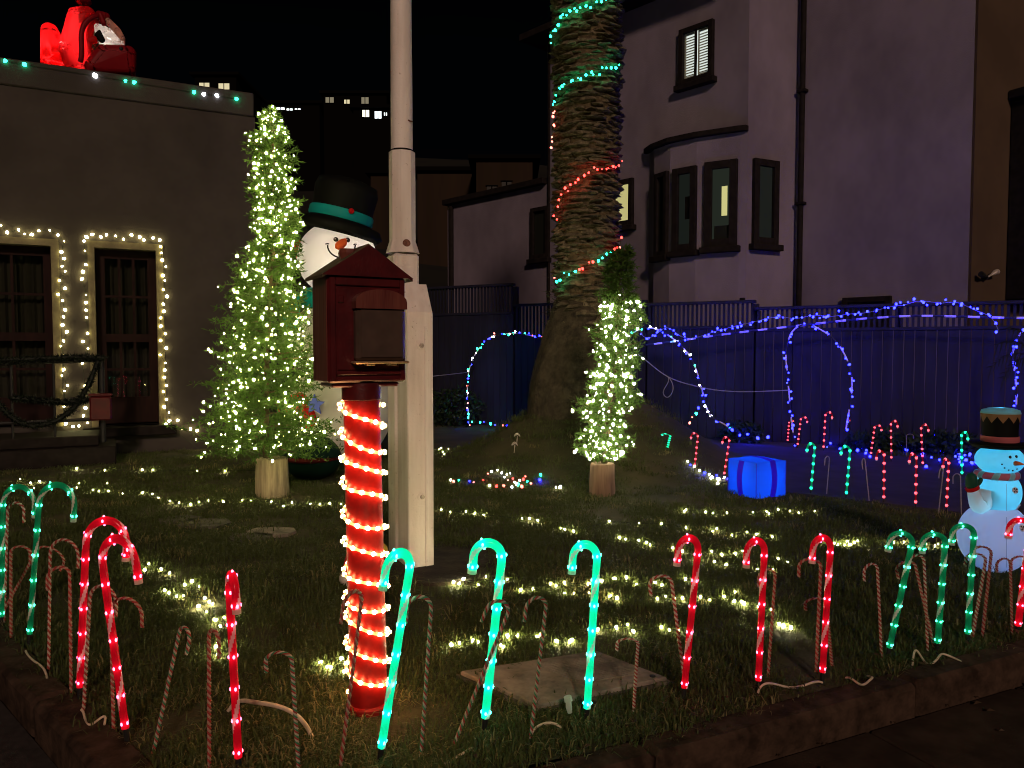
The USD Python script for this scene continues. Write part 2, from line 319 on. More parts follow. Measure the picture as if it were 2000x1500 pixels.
# door surrounds, leaves, panes
for a, c, d, b in (D1, D2):
    w = 0.085
    sr = obj('door_surround', [obox(FP, FU, FN, (a - 0.01, a - 0.01 + w), (-0.20, 0.02), (b, d - w)), obox(FP, FU, FN, (c - w, c + 0.01), (-0.20, 0.02), (b, d - w)), obox(FP, FU, FN, (a - 0.01, c + 0.01), (-0.20, 0.02), (d - w, d + 0.01))], 'door_frame', lb)
    a, c, d = a + w, c - w, d - w
    lf = 1 if c - a < 1.6 else 2
    for e in range(lf):
        s0, s1 = a + (c - a) * e / lf + 0.004, a + (c - a) * (e + 1) / lf - 0.004
        st, o = 0.11, (-0.235, -0.185)
        dr = obj('door', [obox(FP, FU, FN, (s0, s0 + st), o, (b + 0.03, d)), obox(FP, FU, FN, (s1 - st, s1), o, (b + 0.03, d)), obox(FP, FU, FN, (s0 + st, s1 - st), o, (d - 0.13, d)), obox(FP, FU, FN, (s0 + st, s1 - st), o, (b + 0.03, b + 0.42)),
                          obox(FP, FU, FN, (s0 + st, s1 - st), o, (b + 0.50 * (d - b) - 0.06, b + 0.50 * (d - b) + 0.06))], 'door_wood', lb)
        zs = [(b + 0.42, b + 0.50 * (d - b) - 0.06), (b + 0.50 * (d - b) + 0.06, d - 0.13)]
        nc = 3; g = 0.035; W_ = (s1 - s0 - 2 * st)
        for z0, z1 in zs:
            for k in range(1, nc): obj('muntin', obox(FP, FU, FN, (s0 + st + W_ * k / nc - g / 2, s0 + st + W_ * k / nc + g / 2), (-0.228, -0.190), (z0, z1)), 'door_wood', dr)
            zm = (z0 + z1) / 2
            obj('muntin', obox(FP, FU, FN, (s0 + st, s1 - st), (-0.226, -0.192), (zm - g / 2, zm + g / 2)), 'door_wood', dr)
            for k in range(nc):
                for y0, y1 in ((z0, zm - g / 2), (zm + g / 2, z1)):
                    obj('pane', obox(FP, FU, FN, (s0 + st + W_ * k / nc + g / 2 * (k > 0), s0 + st + W_ * (k + 1) / nc - g / 2 * (k < nc - 1)), (-0.212, -0.207), (y0, y1)), 'window_glass', dr)
        xs = np.linspace(s0 + 0.05, s1 - 0.05, 40); wv = -0.38 + 0.025 * np.sin(xs * 70)
        cv = np.array([[*(FP[:2] + x * FU + o2 * FN), z] for x, o2 in zip(xs, wv) for z in (b + 0.05, d - 0.05)]); kk = np.arange(39)
        cf = np.vstack([np.stack([2 * kk, 2 * kk + 2, 2 * kk + 3], 1), np.stack([2 * kk, 2 * kk + 3, 2 * kk + 1], 1)])
        obj('curtain', trimesh.Trimesh(cv, cf, process=False), 'curtain', lb)
obj('door_sill', obox(FP, FU, FN, (D2[0] - 0.12, D2[1] + 0.15), (-0.2, 0.14), (D2[3] - 0.14, D2[3]), 0.01), 'dark_trim', lb)
PS0, PS1 = SL, fac(205, 850)[0]
obj('porch_step', obox(FP, FU, FN, (PS0, PS1 + 0.15), (0.145, 1.15), (-0.3, D2[3] - 0.16), 0.012), 'dark_trim', lb)
obj('porch_step', obox(FP, FU, FN, (PS0, PS1 - 0.05), (0.145, 1.0), (D2[3] - 0.158, D2[3] - 0.02), 0.012), 'dark_trim', lb)

# porch railing with its dark garland
RP = FP[:2] + FN * 0.95
def rail(px, py):
    return ONP(px, py, RP, FN)
rl = thing('porch_railing', 'dark porch railing with an end post, before the two glazed doors', 'railing', (*rail(200, 800)[:2], 0))
e0, e1 = rail(-60, 712), rail(198, 703); zb = D2[3] - 0.02
obj('top_rail', tube([e0, e1], 0.028, 8), 'black', rl)
obj('bottom_rail', tube([rail(-60, 830), rail(198, 818)], 0.022, 8), 'black', rl)
obj('post', tube([[e1[0], e1[1], zb - 0.1], [e1[0], e1[1], e1[2] + 0.06]], 0.035, 8), 'black', rl)
for t_ in (0.30, 0.62): 
    pp = e0 + (e1 - e0) * t_; obj('baluster', tube([[pp[0], pp[1], zb - 0.1], pp], 0.016, 6), 'black', rl)
rm = thing('red_mailbox', 'small dark red box hanging on the end post of the porch railing', 'box', tuple(rail(196, 800)))
pb = rail(197, 795) + np.array([*(FN * 0.09), 0])
obj('body', obox(pb[:2], FU, FN, (-0.13, 0.13), (-0.05, 0.05), (pb[2] - 0.17, pb[2] + 0.15), 0.02), 'box_red', rm)
obj('lid', obox(pb[:2], FU, FN, (-0.14, 0.14), (-0.055, 0.06), (pb[2] + 0.152, pb[2] + 0.19), 0.01), 'box_red', rm)
def fuzz(path, n, r, ln, gen, w=0.012):
    p = np.asarray(path); d = np.r_[0, np.cumsum(np.linalg.norm(np.diff(p, axis=0), axis=1))]
    at = gen.uniform(0, d[-1], n); b = np.stack([np.interp(at, d, p[:, k]) for k in range(3)], 1)
    dirs = gen.normal(size=(n, 3)); dirs /= np.linalg.norm(dirs, axis=1, keepdims=True)
    t = b + dirs * gen.uniform(0.5, 1, (n, 1)) * ln; s = np.cross(dirs, gen.normal(size=(n, 3))); s /= np.linalg.norm(s, axis=1, keepdims=True) + 1e-9
    b0 = b + dirs * r
    v = np.stack([b0 - s * w, b0 + s * w, t], 1).reshape(-1, 3)
    return trimesh.Trimesh(v, np.arange(3 * n).reshape(-1, 3), process=False)
gtop = smoothpath([rail(-60, 706), rail(30, 703), rail(100, 700), rail(165, 698), rail(205, 700)], 20)
gsw = smoothpath([rail(192, 705), rail(180, 735), rail(160, 775), rail(120, 815), rail(60, 830), rail(0, 790), rail(-30, 735)], 30)
gmid = smoothpath([rail(25, 778), rail(80, 782), rail(130, 785), rail(172, 780)], 16)
for nm, pt, lab in (('top', gtop, 'dark bushy garland lying along the top rail of the porch'), ('swag', gsw, 'dark garland hanging in a deep swag from the porch rail'), ('mid', gmid, 'short dark garland strung level between the arms of the porch swag')):
    gt = thing('garland', lab, 'garland', tuple(pt[0]))
    obj('stem', tube(pt + np.array([*(FN * 0.05), 0]), 0.03, 7), 'garland', gt)
    obj('needles', fuzz(pt + np.array([*(FN * 0.05), 0]), 1500, 0.02, 0.085, rng), 'garland', gt)

# ------------------------------------------------------------------ the tall house on the right
UA = facing(np.array([-0.68, 0.73])); NA = np.array([-UA[1], UA[0]]) * 1.0
if np.dot(NA, [0, -1]) < 0: NA = -NA
K = np.array([4.54, 15.0]); UB = facing(np.array([0.89, 0.45])); NB = np.array([UB[1], -UB[0]])
LA, LW, LB, LC = 5.40, 9.32, 1.295, 3.15
A0, W0 = K + UA * LA, K + UA * LW
BE = K + UB * LB; CE = BE - UA * LC; DE = CE + UB * 6.0
ZH = 8.9
hs = thing('tall_house', 'tall plaster house with a curved bay and dark window frames, behind the fence', 'house', (K[0], K[1], 0))
def prism(pts, z0, z1):
    pg = Polygon(pts); m = trimesh.creation.extrude_polygon(pg if pg.exterior.is_ccw else Polygon(pts[::-1]), z1 - z0, engine='earcut'); m.apply_translation([0, 0, z0]); return m
back = -NA * 7.0
obj('wall', prism([tuple(p) for p in (A0, K, BE, CE, CE + UB * 3.0, CE + UB * 3.0 + back, A0 + back)], -0.3, ZH), 'house_paint', hs)
obj('wing_wall', prism([tuple(p) for p in (W0, A0 - UA * -0.001 + UA * 0.002, A0 + UA * 0.002 + back * 0.5, W0 + back * 0.5)], -0.3, 5.55), 'house_paint', hs)
obj('side_wall', obox(CE, UB, NB, (0.004, 6.0), (0.003, 0.05), (-0.3, ZH)), 'house_side', hs, label='brown side wall at the right corner')
# eaves and trims
obj('eave', [obox(K, UA, NA, (-0.1, LA + 0.35), (-0.4, 0.62), (ZH + 0.002, ZH + 0.16), 0.01), obox(BE, -UA, NA, (-1.4, LC + 0.3), (-0.4, 0.5), (ZH + 0.165, ZH + 0.30), 0.01)], 'dark_trim', hs)
obj('wing_roof', obox(K, UA, NA, (LA + 0.01, LW + 0.06), (-3.4, 0.16), (5.552, 5.70), 0.01), 'dark_trim', hs)
obj('drainpipe', tube([np.r_[BE - UA * 0.14 + NA * 0.07, -0.2], np.r_[BE - UA * 0.14 + NA * 0.07, ZH]], 0.055, 12), 'dark_trim', hs)
obj('drainpipe', tube([np.r_[A0 + UA * -0.12 + NA * 0.06, 0.4], np.r_[A0 + UA * -0.12 + NA * 0.06, ZH]], 0.03, 8), 'dark_trim', hs)
obj('drainpipe', tube([np.r_[W0 + UA * -0.22 + NA * 0.05, 0.4], np.r_[W0 + UA * -0.22 + NA * 0.05, 5.5]], 0.07, 8), 'dark_trim', hs)
for z_ in (2.2, 4.4, 6.6): obj('pipe_bracket', obox(BE - UA * 0.14, UA, NA, (-0.09, 0.09), (0.0, 0.14), (z_, z_ + 0.05)), 'dark_trim', hs)
obj('base_board', obox(K, UA, NA, (0.0, 2.4), (0.0, 0.05), (2.45, 2.53), 0.006), 'dark_trim', hs)

def frame_of(P, u, px0, px1, yt, yb):
    n = np.array([u[1], -u[0]]); n = n if np.dot(n, [0, -1]) > 0 else -n
    xm = (px0 + px1) / 2; a, b = ONP(px0, (yt + yb) / 2, P, n), ONP(px1, (yt + yb) / 2, P, n)
    s = sorted((np.dot(a[:2] - P, u), np.dot(b[:2] - P, u)))
    return n, s[0], s[1], ONP(xm, yb, P, n)[2], ONP(xm, yt, P, n)[2]
def window(P, u, px0, px1, yt, yb, glass, back, fw=0.13, bars=0, sill=True, name='window', label=None, depth=0.09, blind=None, out=0.0):
    n, s0, s1, z0, z1 = frame_of(P, u, px0, px1, yt, yb); P = P + n * out
    w = obj(name, [obox(P, u, n, (s0, s0 + fw), (0.003, depth), (z0, z1), 0.006), obox(P, u, n, (s1 - fw, s1), (0.003, depth), (z0, z1), 0.006), obox(P, u, n, (s0 + fw, s1 - fw), (0.003, depth), (z1 - fw, z1), 0.006), obox(P, u, n, (s0 + fw, s1 - fw), (0.003, depth), (z0, z0 + fw), 0.006)], 'dark_trim', hs, label=label)
    if sill: obj('sill', obox(P, u, n, (s0 - 0.07, s1 + 0.07), (0.003, depth + 0.07), (z0 - 0.12, z0 - 0.003), 0.01), 'dark_trim', w)
    obj('pane', obox(P, u, n, (s0 + fw, s1 - fw), (0.040, 0.045), (z0 + fw, z1 - fw)), glass, w)
    for k in range(1, bars + 1):
        x = s0 + fw + (s1 - s0 - 2 * fw) * k / (bars + 1); obj('glazing_bar', obox(P, u, n, (x - 0.02, x + 0.02), (0.047, 0.075), (z0 + fw, z1 - fw)), 'dark_trim', w)
    if back: obj('interior', obox(P, u, n, (s0 + fw * 0.9, s1 - fw * 0.9), (0.006, 0.014), (z0 + fw * 0.9, z1 - fw * 0.9)), back, w)
    return w, (P, u, n, s0 + fw, s1 - fw, z0 + fw, z1 - fw)

glow('room_grey', (0.36, 0.42, 0.33), 0.055); glow('room_dim', (0.36, 0.42, 0.36), 0.030); glow('room_yellow', (1.0, 0.85, 0.36), 0.62); glow('room_strip', (1.0, 0.88, 0.38), 0.75); glow('room_white', (0.97, 1.0, 0.98), 0.95); glow('room_red', (0.85, 0.16, 0.17), 0.26)
mat('room_dark', (0.02, 0.02, 0.018), 0.6)
# upper window with lit shutters
w, (P_, u_, n_, s0, s1, z0, z1) = window(K, UA, 1330, 1396, 50, 160, 'window_glass', None, 0.10, 1, label='upper window with white shutters lit from inside', depth=0.10)
obj('lit_room', obox(P_, u_, n_, (s0, s1), (0.004, 0.007), (z0, z1)), 'room_white', w)
mid = (s0 + s1) / 2
mat('louver_white', (0.55, 0.55, 0.52), 0.6)
for a_, b_ in ((s0 + 0.012, mid - 0.03), (mid + 0.03, s1 - 0.012)):
    obj('shutter', [obox(P_, u_, n_, (a_, a_ + 0.03), (0.010, 0.030), (z0, z1)), obox(P_, u_, n_, (b_ - 0.03, b_), (0.010, 0.030), (z0, z1)), obox(P_, u_, n_, (a_ + 0.03, b_ - 0.03), (0.010, 0.030), (z1 - 0.05, z1)), obox(P_, u_, n_, (a_ + 0.03, b_ - 0.03), (0.010, 0.030), (z0, z0 + 0.05))]
        , 'louver_white', w)
    for k in range(15):
        zz = z0 + 0.06 + (z1 - z0 - 0.12) * k / 15; obj('louver', obox(P_, u_, n_, (a_ + 0.03, b_ - 0.03), (0.011, 0.029), (zz, zz + 0.020)), 'louver_white', w)
# lit window behind the palm, wing window, basement window
window(K, UA, 1196, 1239, 352, 442, 'window_glass', 'room_yellow', 0.11, 0, label='window lit yellow beside the palm trunk')
window(K, UA, 1040, 1074, 405, 505, 'window_glass', 'room_dark', 0.10, 0, label='dark window at the end of the lower wing')
window(BE, UA, 1648, 1742, 580, 640, 'window_glass', 'room_dark', 0.10, 0, sill=False, label='dark low window just above the fence')
# window on the angled side of the bay
window(K, UB, 1468, 1516, 313, 478, 'window_glass', 'room_dim', 0.13, 0, label='window on the angled right side of the bay')
# curved bay below its roof trim
bay = [(0.0, 0.004), (0.12, 0.06), (0.95, 0.30), (1.55, 0.34), (2.05, 0.20), (2.32, 0.004)]
bp = [K + UA * s_ + NA * o_ for s_, o_ in bay]
zt = AT(1365, 262, 15.2)[2]
obj('bay_wall', prism([tuple(p) for p in bp], -0.3, zt), 'house_paint', hs)
cx = [K + UA * s_ + NA * (o_ * 1.0 + 0.09) for s_, o_ in [(-0.02, 0.02), (0.12, 0.09), (0.95, 0.33), (1.55, 0.37), (2.07, 0.22), (2.42, 0.0)]]
obj('bay_roof', prism([tuple(p) for p in cx] + [tuple(K + UA * 2.42 + NA * 0.006), tuple(K - UA * 0.02 + NA * 0.006)], zt + 0.002, zt + 0.10), 'dark_trim', hs)
def bayframe(i): 
    u = facing(bp[i + 1] - bp[i]); return bp[i], u
P_, u_ = bayframe(1); w, fr = window(P_, u_, 1377, 1441, 315, 482, 'window_glass', 'room_grey', 0.15, 0, label='wide bay window with a bright strip of lamplight inside')
Pq, uq, nq, a_, b_, z0, z1 = fr
sgn = sorted((a_, b_))
obj('lamplight', obox(Pq, uq, nq, (a_ + 0.05, a_ + 0.16), (0.016, 0.020), (z0 + 0.45, z0 + 0.45 + (z1 - z0) * 0.42)), 'room_strip', w)
obj('chair_back', obox(Pq, uq, nq, (a_ + 0.0, a_ + 0.30), (0.022, 0.026), (z0, z0 + 0.26)), 'black', w)
P_, u_ = bayframe(2); w, fr = window(P_, u_, 1316, 1362, 328, 490, 'window_glass', 'room_dim', 0.13, 0, label='narrower bay window with a picture on the wall inside')
Pq, uq, nq, a_, b_, z0, z1 = fr
obj('picture', obox(Pq, uq, nq, (a_ + 0.03, b_ - 0.14), (0.016, 0.020), (z0 + 0.50, z0 + 0.95)), 'dark_trim', w)
P_, u_ = bayframe(3); window(P_, u_, 1283, 1307, 338, 500, 'window_glass', 'room_dark', 0.10, 0, label='leftmost bay window seen at a slant, dark')
# dark bay with the red-lit window at the right edge of the picture
q0 = ONP(1968, 400, CE + NB * 0.05, NB); sd = float(np.dot(q0[:2] - CE, UB))
zb0, zb1 = AT(1975, 590, 14.2)[2], AT(1975, 215, 14.2)[2]
obj('dark_bay', [obox(CE, UB, NB, (sd, sd + 2.2), (0.052, 0.52), (zb0, zb1), 0.02), obox(CE, UB, NB, (sd - 0.10, sd + 2.3), (0.052, 0.62), (zb1 + 0.002, zb1 + 0.16), 0.02)], 'dark_trim', hs, label='dark bay with a red curtained window')
obj('red_window', obox(CE, UB, NB, (sd + 0.30, sd + 1.0), (0.523, 0.530), (AT(1985, 485, 14)[2], AT(1985, 305, 14)[2])), 'room_red', hs)
ft = ONP(1918, 542, CE + NB * 0.05, NB)
fl = obj('floodlight', [tube([ft, ft + np.r_[NB * 0.10, 0.0]], 0.035, 10)], 'black', hs, label='unlit double floodlight on the brown wall')
for sg in (-1, 1):
    e_ = ft + np.r_[NB * 0.12 + UB * 0.16 * sg, 0.02 + 0.06 * (sg > 0)]; obj('lamp_head', tube([ft + np.r_[NB * 0.10, 0], (ft + np.r_[NB * 0.10, 0] + e_) / 2, e_, e_ + np.r_[UB * 0.07 * sg, 0.02]], [0.015, 0.02, 0.045, 0.05], 10), 'black' if sg < 0 else 'bolt', fl)

# ------------------------------------------------------------------ the fence
F0 = np.array([3.73, 13.0]); FUV = facing(np.array([0.874, -0.486])); FNV = np.array([-0.486, -0.874]); FNV /= np.linalg.norm(FNV)
def fen(px, py): 
    p = ONP(px, py, F0, FNV); return float(np.dot(p[:2] - F0, FUV)), float(p[2])
def fence(x0, x1, ytop, label, lattice=0.42, lab_y=None):
    s0, s1 = fen(x0, 600)[0], fen(x1, 600)[0]; zt = fen((x0 + x1) / 2, ytop)[1]
    c = F0 + FUV * (s0 + s1) / 2
    t = thing('wooden_fence', label, 'fence', (c[0], c[1], 0), group='sections of the dark wooden fence')
    zl = zt - lattice; nb = max(2, int((s1 - s0) / 0.145)); bw = (s1 - s0) / nb
    for k in range(nb):
        a = s0 + k * bw; o = 0.004 * math.sin(k * 7.3)
        obj('fence_board', obox(F0, FUV, FNV, (a + 0.004, a + bw - 0.004), (o, o + 0.022), (-0.05, zl - 0.05), 0.003), 'fence_wood', t)
    ns = int((s1 - s0) / 0.075)
    for k in range(ns):
        a = s0 + (k + 0.5) * (s1 - s0) / ns; obj('lattice_slat', obox(F0, FUV, FNV, (a - 0.019, a + 0.019), (0.0, 0.018), (zl, zt - 0.05)), 'fence_wood', t)
    obj('mid_rail', obox(F0, FUV, FNV, (s0, s1), (-0.03, 0.045), (zl - 0.05, zl), 0.004), 'fence_wood', t)
    obj('cap_rail', obox(F0, FUV, FNV, (s0 - 0.02, s1 + 0.02), (-0.05, 0.07), (zt - 0.05, zt), 0.006), 'fence_wood', t)
    for a in np.arange(s0, s1 + 0.01, max(1.2, (s1 - s0) / max(1, round((s1 - s0) / 2.1)))):
        obj('post', obox(F0, FUV, FNV, (a - 0.05, a + 0.05), (-0.13, -0.035), (-0.1, zt - 0.06), 0.005), 'fence_wood', t)
fence(800, 1003, 558, 'taller fence section left of the palm trunk, with a slatted top', 0.55)
fence(1006, 1262, 590, 'low fence section running behind the palm trunk', 0.60)
fence(1265, 1474, 589, 'fence section right of the palm with its top stepping up above the next section', 0.42)
fence(1477, 2090, 592, 'long fence section glowing blue behind the lit arches', 0.36)

# ------------------------------------------------------------------ the hill and its houses far behind
gx, gy = np.meshgrid(np.linspace(-120, 120, 50), np.linspace(26, 200, 40), indexing='ij')
gz = -0.4 + 0.34 * np.clip(gy - 30, 0, 70) * (1 - 0.25 * np.tanh(gx / 60)) + 3.0 * meshkit.fbm(np.stack([gx, gy, 0 * gx], -1) * 0.05, 3, 5)
gz[:, 0] = -0.35
nx, ny = gx.shape; v = np.stack([gx, gy, gz], -1).reshape(-1, 3); i, j = np.meshgrid(np.arange(nx - 1), np.arange(ny - 1), indexing='ij'); q = np.stack([i * ny + j, (i + 1) * ny + j, (i + 1) * ny + j + 1, i * ny + j + 1], -1).reshape(-1, 4)
struct('hill', trimesh.Trimesh(v, np.vstack([q[:, [0, 1, 2]], q[:, [0, 2, 3]]]), process=False), 'hill', smooth=True)
glow('far_window', (1.0, 0.86, 0.52), 0.75); glow('far_window_bright', (1.0, 0.93, 0.70), 2.0); glow('far_window_white', (0.9, 0.97, 1.0), 1.8); glow('far_window_dim', (1.0, 0.85, 0.55), 0.22)
def hill_house(x0, x1, yt, yb, Y, label, wins, wall='hill_dark', gable=False):
    a, b = AT(x0, yt, Y), AT(x1, yb, Y); zlow = min(b[2], 0) - 1
    t = thing('hill_house', label, 'house', ((a[0] + b[0]) / 2, Y, zlow))
    obj('wall', wbox((a[0], Y, zlow), (b[0], Y + 8, a[2])), wall, t)
    if gable:
        xm = (a[0] + b[0]) / 2; h = a[2] + (b[0] - a[0]) * 0.18
        obj('roof', prism([(a[0] - 0.4, Y - 0.3), (b[0] + 0.4, Y - 0.3), (b[0] + 0.4, Y + 8.3), (a[0] - 0.4, Y + 8.3)], a[2] + 0.01, a[2] + 0.2), 'hill_dark', t)
    else: obj('roof', wbox((a[0] - 0.3, Y - 0.3, a[2] + 0.01), (b[0] + 0.3, Y + 8.2, a[2] + 0.22)), 'hill_dark', t)
    for (u0, u1, w0, w1, mt) in wins:
        p, q_ = AT(u0, w0, Y), AT(u1, w1, Y); um, wm = (p[0] + q_[0]) / 2, (p[2] + q_[2]) / 2
        wd = obj('window', [wbox((p[0] - 0.06, Y - 0.06, q_[2] - 0.06), (q_[0] + 0.06, Y - 0.004, q_[2])), wbox((p[0] - 0.06, Y - 0.06, p[2]), (q_[0] + 0.06, Y - 0.004, p[2] + 0.06)), wbox((um - 0.03, Y - 0.06, q_[2] + 0.001), (um + 0.03, Y - 0.03, p[2] - 0.001))], 'hill_dark', t)
        obj('pane', wbox((p[0], Y - 0.025, q_[2]), (q_[0], Y - 0.008, p[2])), mt, wd)
hill_house(380, 462, 148, 205, 62, 'dark hillside house with two small yellow windows just above the stucco parapet', [(389, 409, 162, 174, 'far_window'), (427, 448, 163, 175, 'far_window')])
hill_house(500, 625, 203, 300, 70, 'dark hillside house with a white row of roof lights behind the tree top', [(524, 530, 209, 214, 'far_window_white'), (540, 556, 210, 215, 'far_window_white'), (560, 572, 212, 216, 'far_window_white'), (576, 587, 212, 215, 'far_window_white')])
hill_house(632, 755, 184, 215, 66, 'dark hillside house with three dim windows under its roof', [(636, 652, 190, 201, 'far_window_dim'), (672, 683, 195, 203, 'far_window'), (706, 720, 190, 203, 'far_window_dim')])
hill_house(690, 766, 212, 330, 60, 'dark hillside house with two bright windows beside the flagpole', [(708, 721, 215, 229, 'far_window_bright'), (732, 745, 217, 232, 'far_window_white'), (750, 756, 220, 226, 'far_window_white')])
hill_house(930, 1040, 312, 470, 40, 'brown-lit hillside house with two small panes above the lower wing', [(951, 970, 364, 378, 'room_dark'), (980, 999, 355, 371, 'room_dark')], 'hill_house', gable=True)
hill_house(815, 926, 335, 470, 44, 'dim brown hillside house left of the wing, half lost in the dark', [], 'hill_house')
hill_house(724, 764, 340, 470, 48, 'narrow dim brown house between the snowman hat and the flagpole', [], 'hill_house')
# ------------------------------------------------------------------ light bulbs and strings of them
def bulb(c, r, axis, sides=5):
    pr = [(0.001, -1.15), (0.62, -0.75), (1.0, 0.05), (0.72, 0.75), (0.001, 1.25)]
    return revolve([(a * r, b * r) for a, b in pr], c, sides, axis)
def string_lights(name, label, group, pts, mats, r, wire=0.004, wmat='wire_dark', wire_pts=None, most=300, gen=None, cat='string lights', upright=0.4):
    gen = gen or np.random.default_rng(len(names)); pts = np.asarray(pts, float)
    t = thing(name, label, cat, tuple(pts[0]), group)
    wp = pts if wire_pts is None else np.asarray(wire_pts)
    if wire: obj('wire', tube(wp, wire, 4, False), wmat, t)
    ms = mats if isinstance(mats, (list, tuple)) else [mats]
    rest = {}
    for k, p in enumerate(pts):
        ax = gen.normal(size=3) + np.array([0, 0, upright * 3]); m = ms[k % len(ms)] if len(ms) != len(pts) else ms[k]
        b = bulb(p, r * gen.uniform(0.65, 1.3), ax / np.linalg.norm(ax))
        if k < most: obj('bulb', b, m, t)
        else: rest.setdefault(m, []).append(b)
    for m, l in rest.items(): tag(obj('small_bulbs', l, m, t), kind='stuff')
    return t

# ------------------------------------------------------------------ the palm on its grassy mound
pt = thing('palm_tree', 'stout palm trunk of rough leaf bases wound with green and red lights', 'palm tree', (PALM[0], PALM[1], 0.6))
PR = 0.452
def prad(z): return PR + 0.03 * max(0, (2.2 - z)) + 0.012 * math.sin(z * 1.3)
obj('trunk', revolve([(prad(z) - 0.05, z) for z in np.linspace(0.3, 8.2, 24)], (PALM[0], PALM[1], 0), 28), 'bark', pt, True)
g_ = np.random.default_rng(21)
root = revolve([(0.85, 0.2), (0.74, 0.8), (0.66, 1.3), (0.55, 1.7), (0.46, 2.0), (0.38, 2.2)], (0, 0, 0), 40)
rv = np.asarray(root.vertices); rv[:, :2] *= 1 + 0.28 * (meshkit.fbm(rv * np.array([5, 5, 1.5]), 3, 4)[:, None] - 0.5); root.vertices = rv + np.array([PALM[0] - 0.06, PALM[1], 0])
root = root.subdivide(); rv = np.asarray(root.vertices); root.vertices = rv + 0.05 * (meshkit.noise(rv * 9.0, 2)[:, None] - 0.5) * np.array([1, 1, 0.3])
obj('root_mass', root, 'palm_root', pt, True)
obj('root_fibres', fuzz([[PALM[0] - 0.06, PALM[1], 0.7], [PALM[0], PALM[1], 2.3]], 2600, 0.56, 0.70, g_, 0.006), 'palm_root', pt)
stubs = []
zr = 1.42; row = 0
while zr < 7.6:
    n = 17
    for k in range(n):
        if zr < 2.05 and g_.uniform() > (zr - 1.30) / 0.75: continue
        a = 2 * math.pi * (k + 0.5 * (row % 2) + g_.uniform(-0.24, 0.24)) / n; z = zr + g_.uniform(-0.035, 0.035)
        w, h, o = g_.uniform(0.06, 0.16), g_.uniform(0.014, 0.044), g_.uniform(0.0, 0.095)
        R = prad(z); q = []
        for sx in (-1, 0, 1):
            for (rr, dz) in ((R - 0.09, -h * 1.3), (R - 0.02 + o, -h * 0.4), (R - 0.05 + o * 0.8, h * 0.7), (R - 0.09, h * 1.4)):
                aa_ = a + sx * w * g_.uniform(0.8, 1.2) / R * (1.0); q.append([PALM[0] + (rr - 0.03 * abs(sx)) * math.cos(aa_), PALM[1] + (rr - 0.03 * abs(sx)) * math.sin(aa_), z + dz + g_.uniform(-0.014, 0.014)])
        front = -math.sin(a) if True else 0
        stubs.append((front > 0.0 and z < 6.6, front, trimesh.convex.convex_hull(np.array(q))))
    zr += 0.078; row += 1
order = sorted(range(len(stubs)), key=lambda i: -(stubs[i][1] if stubs[i][0] else -1))
for i_ in order[:300]: obj('leaf_base', stubs[i_][2], 'palm_bark', pt)
tag(obj('leaf_bases', [stubs[i_][2] for i_ in order[300:]], 'palm_bark', pt), kind='stuff')
obj('sawn_fibres', fuzz([[PALM[0], PALM[1], 1.8], [PALM[0], PALM[1], 7.4]], 5200, PR - 0.02, PR + 0.065, g_, 0.006), 'bark', pt)
def on_trunk(px, py, out=0.05):
    d = ray(px, py); R = PR + out; a = d[0] ** 2 + d[1] ** 2; b = -2 * (d[0] * PALM[0] + d[1] * PALM[1]); c = PALM @ PALM - R * R
    t = (-b - math.sqrt(max(b * b - 4 * a * c, 0))) / (2 * a)
    return np.array([d[0] * t, d[1] * t, EYE + d[2] * t])
def palm_string(label, px, m, n, r=0.0155):
    p = smoothpath([on_trunk(x, y) for x, y in px], n); p = p + g_.normal(size=p.shape) * np.array([0.012, 0.0, 0.030])
    return string_lights('palm_lights', label, 'coloured strings wound round the palm trunk', p, m, r, 0.005, cat='string lights')
palm_string('green light string on the palm at the top of the picture', [(1077, 78), (1083, 52), (1098, 32), (1128, 16), (1168, 0), (1208, -14)], 'green_bulb', 24)
palm_string('green light string crossing the palm below the topmost one', [(1082, 203), (1088, 186), (1100, 168), (1130, 155), (1165, 142), (1210, 134)], 'green_bulb', 20)
palm_string('short red string running straight down the left edge of the palm', [(1081, 214), (1080, 240), (1080, 262), (1080, 284)], ['pink_bulb'], 8, 0.016)
palm_string('red light string climbing across the palm from left to right', [(1085, 427), (1090, 402), (1099, 376), (1130, 352), (1170, 333), (1213, 319)], 'red_bulb', 22)
palm_string('mixed green and red string, the lowest one on the palm', [(1084, 552), (1102, 537), (1125, 530), (1150, 514), (1178, 498), (1202, 484), (1213, 468)], ['pink_bulb', 'green_bulb', 'green_bulb', 'green_bulb', 'green_bulb', 'green_bulb', 'red_bulb', 'red_bulb', 'red_bulb', 'red_bulb', 'green_bulb', 'green_bulb', 'green_bulb', 'green_bulb', 'red_bulb', 'red_bulb', 'pink_bulb', 'red_bulb'], 18)

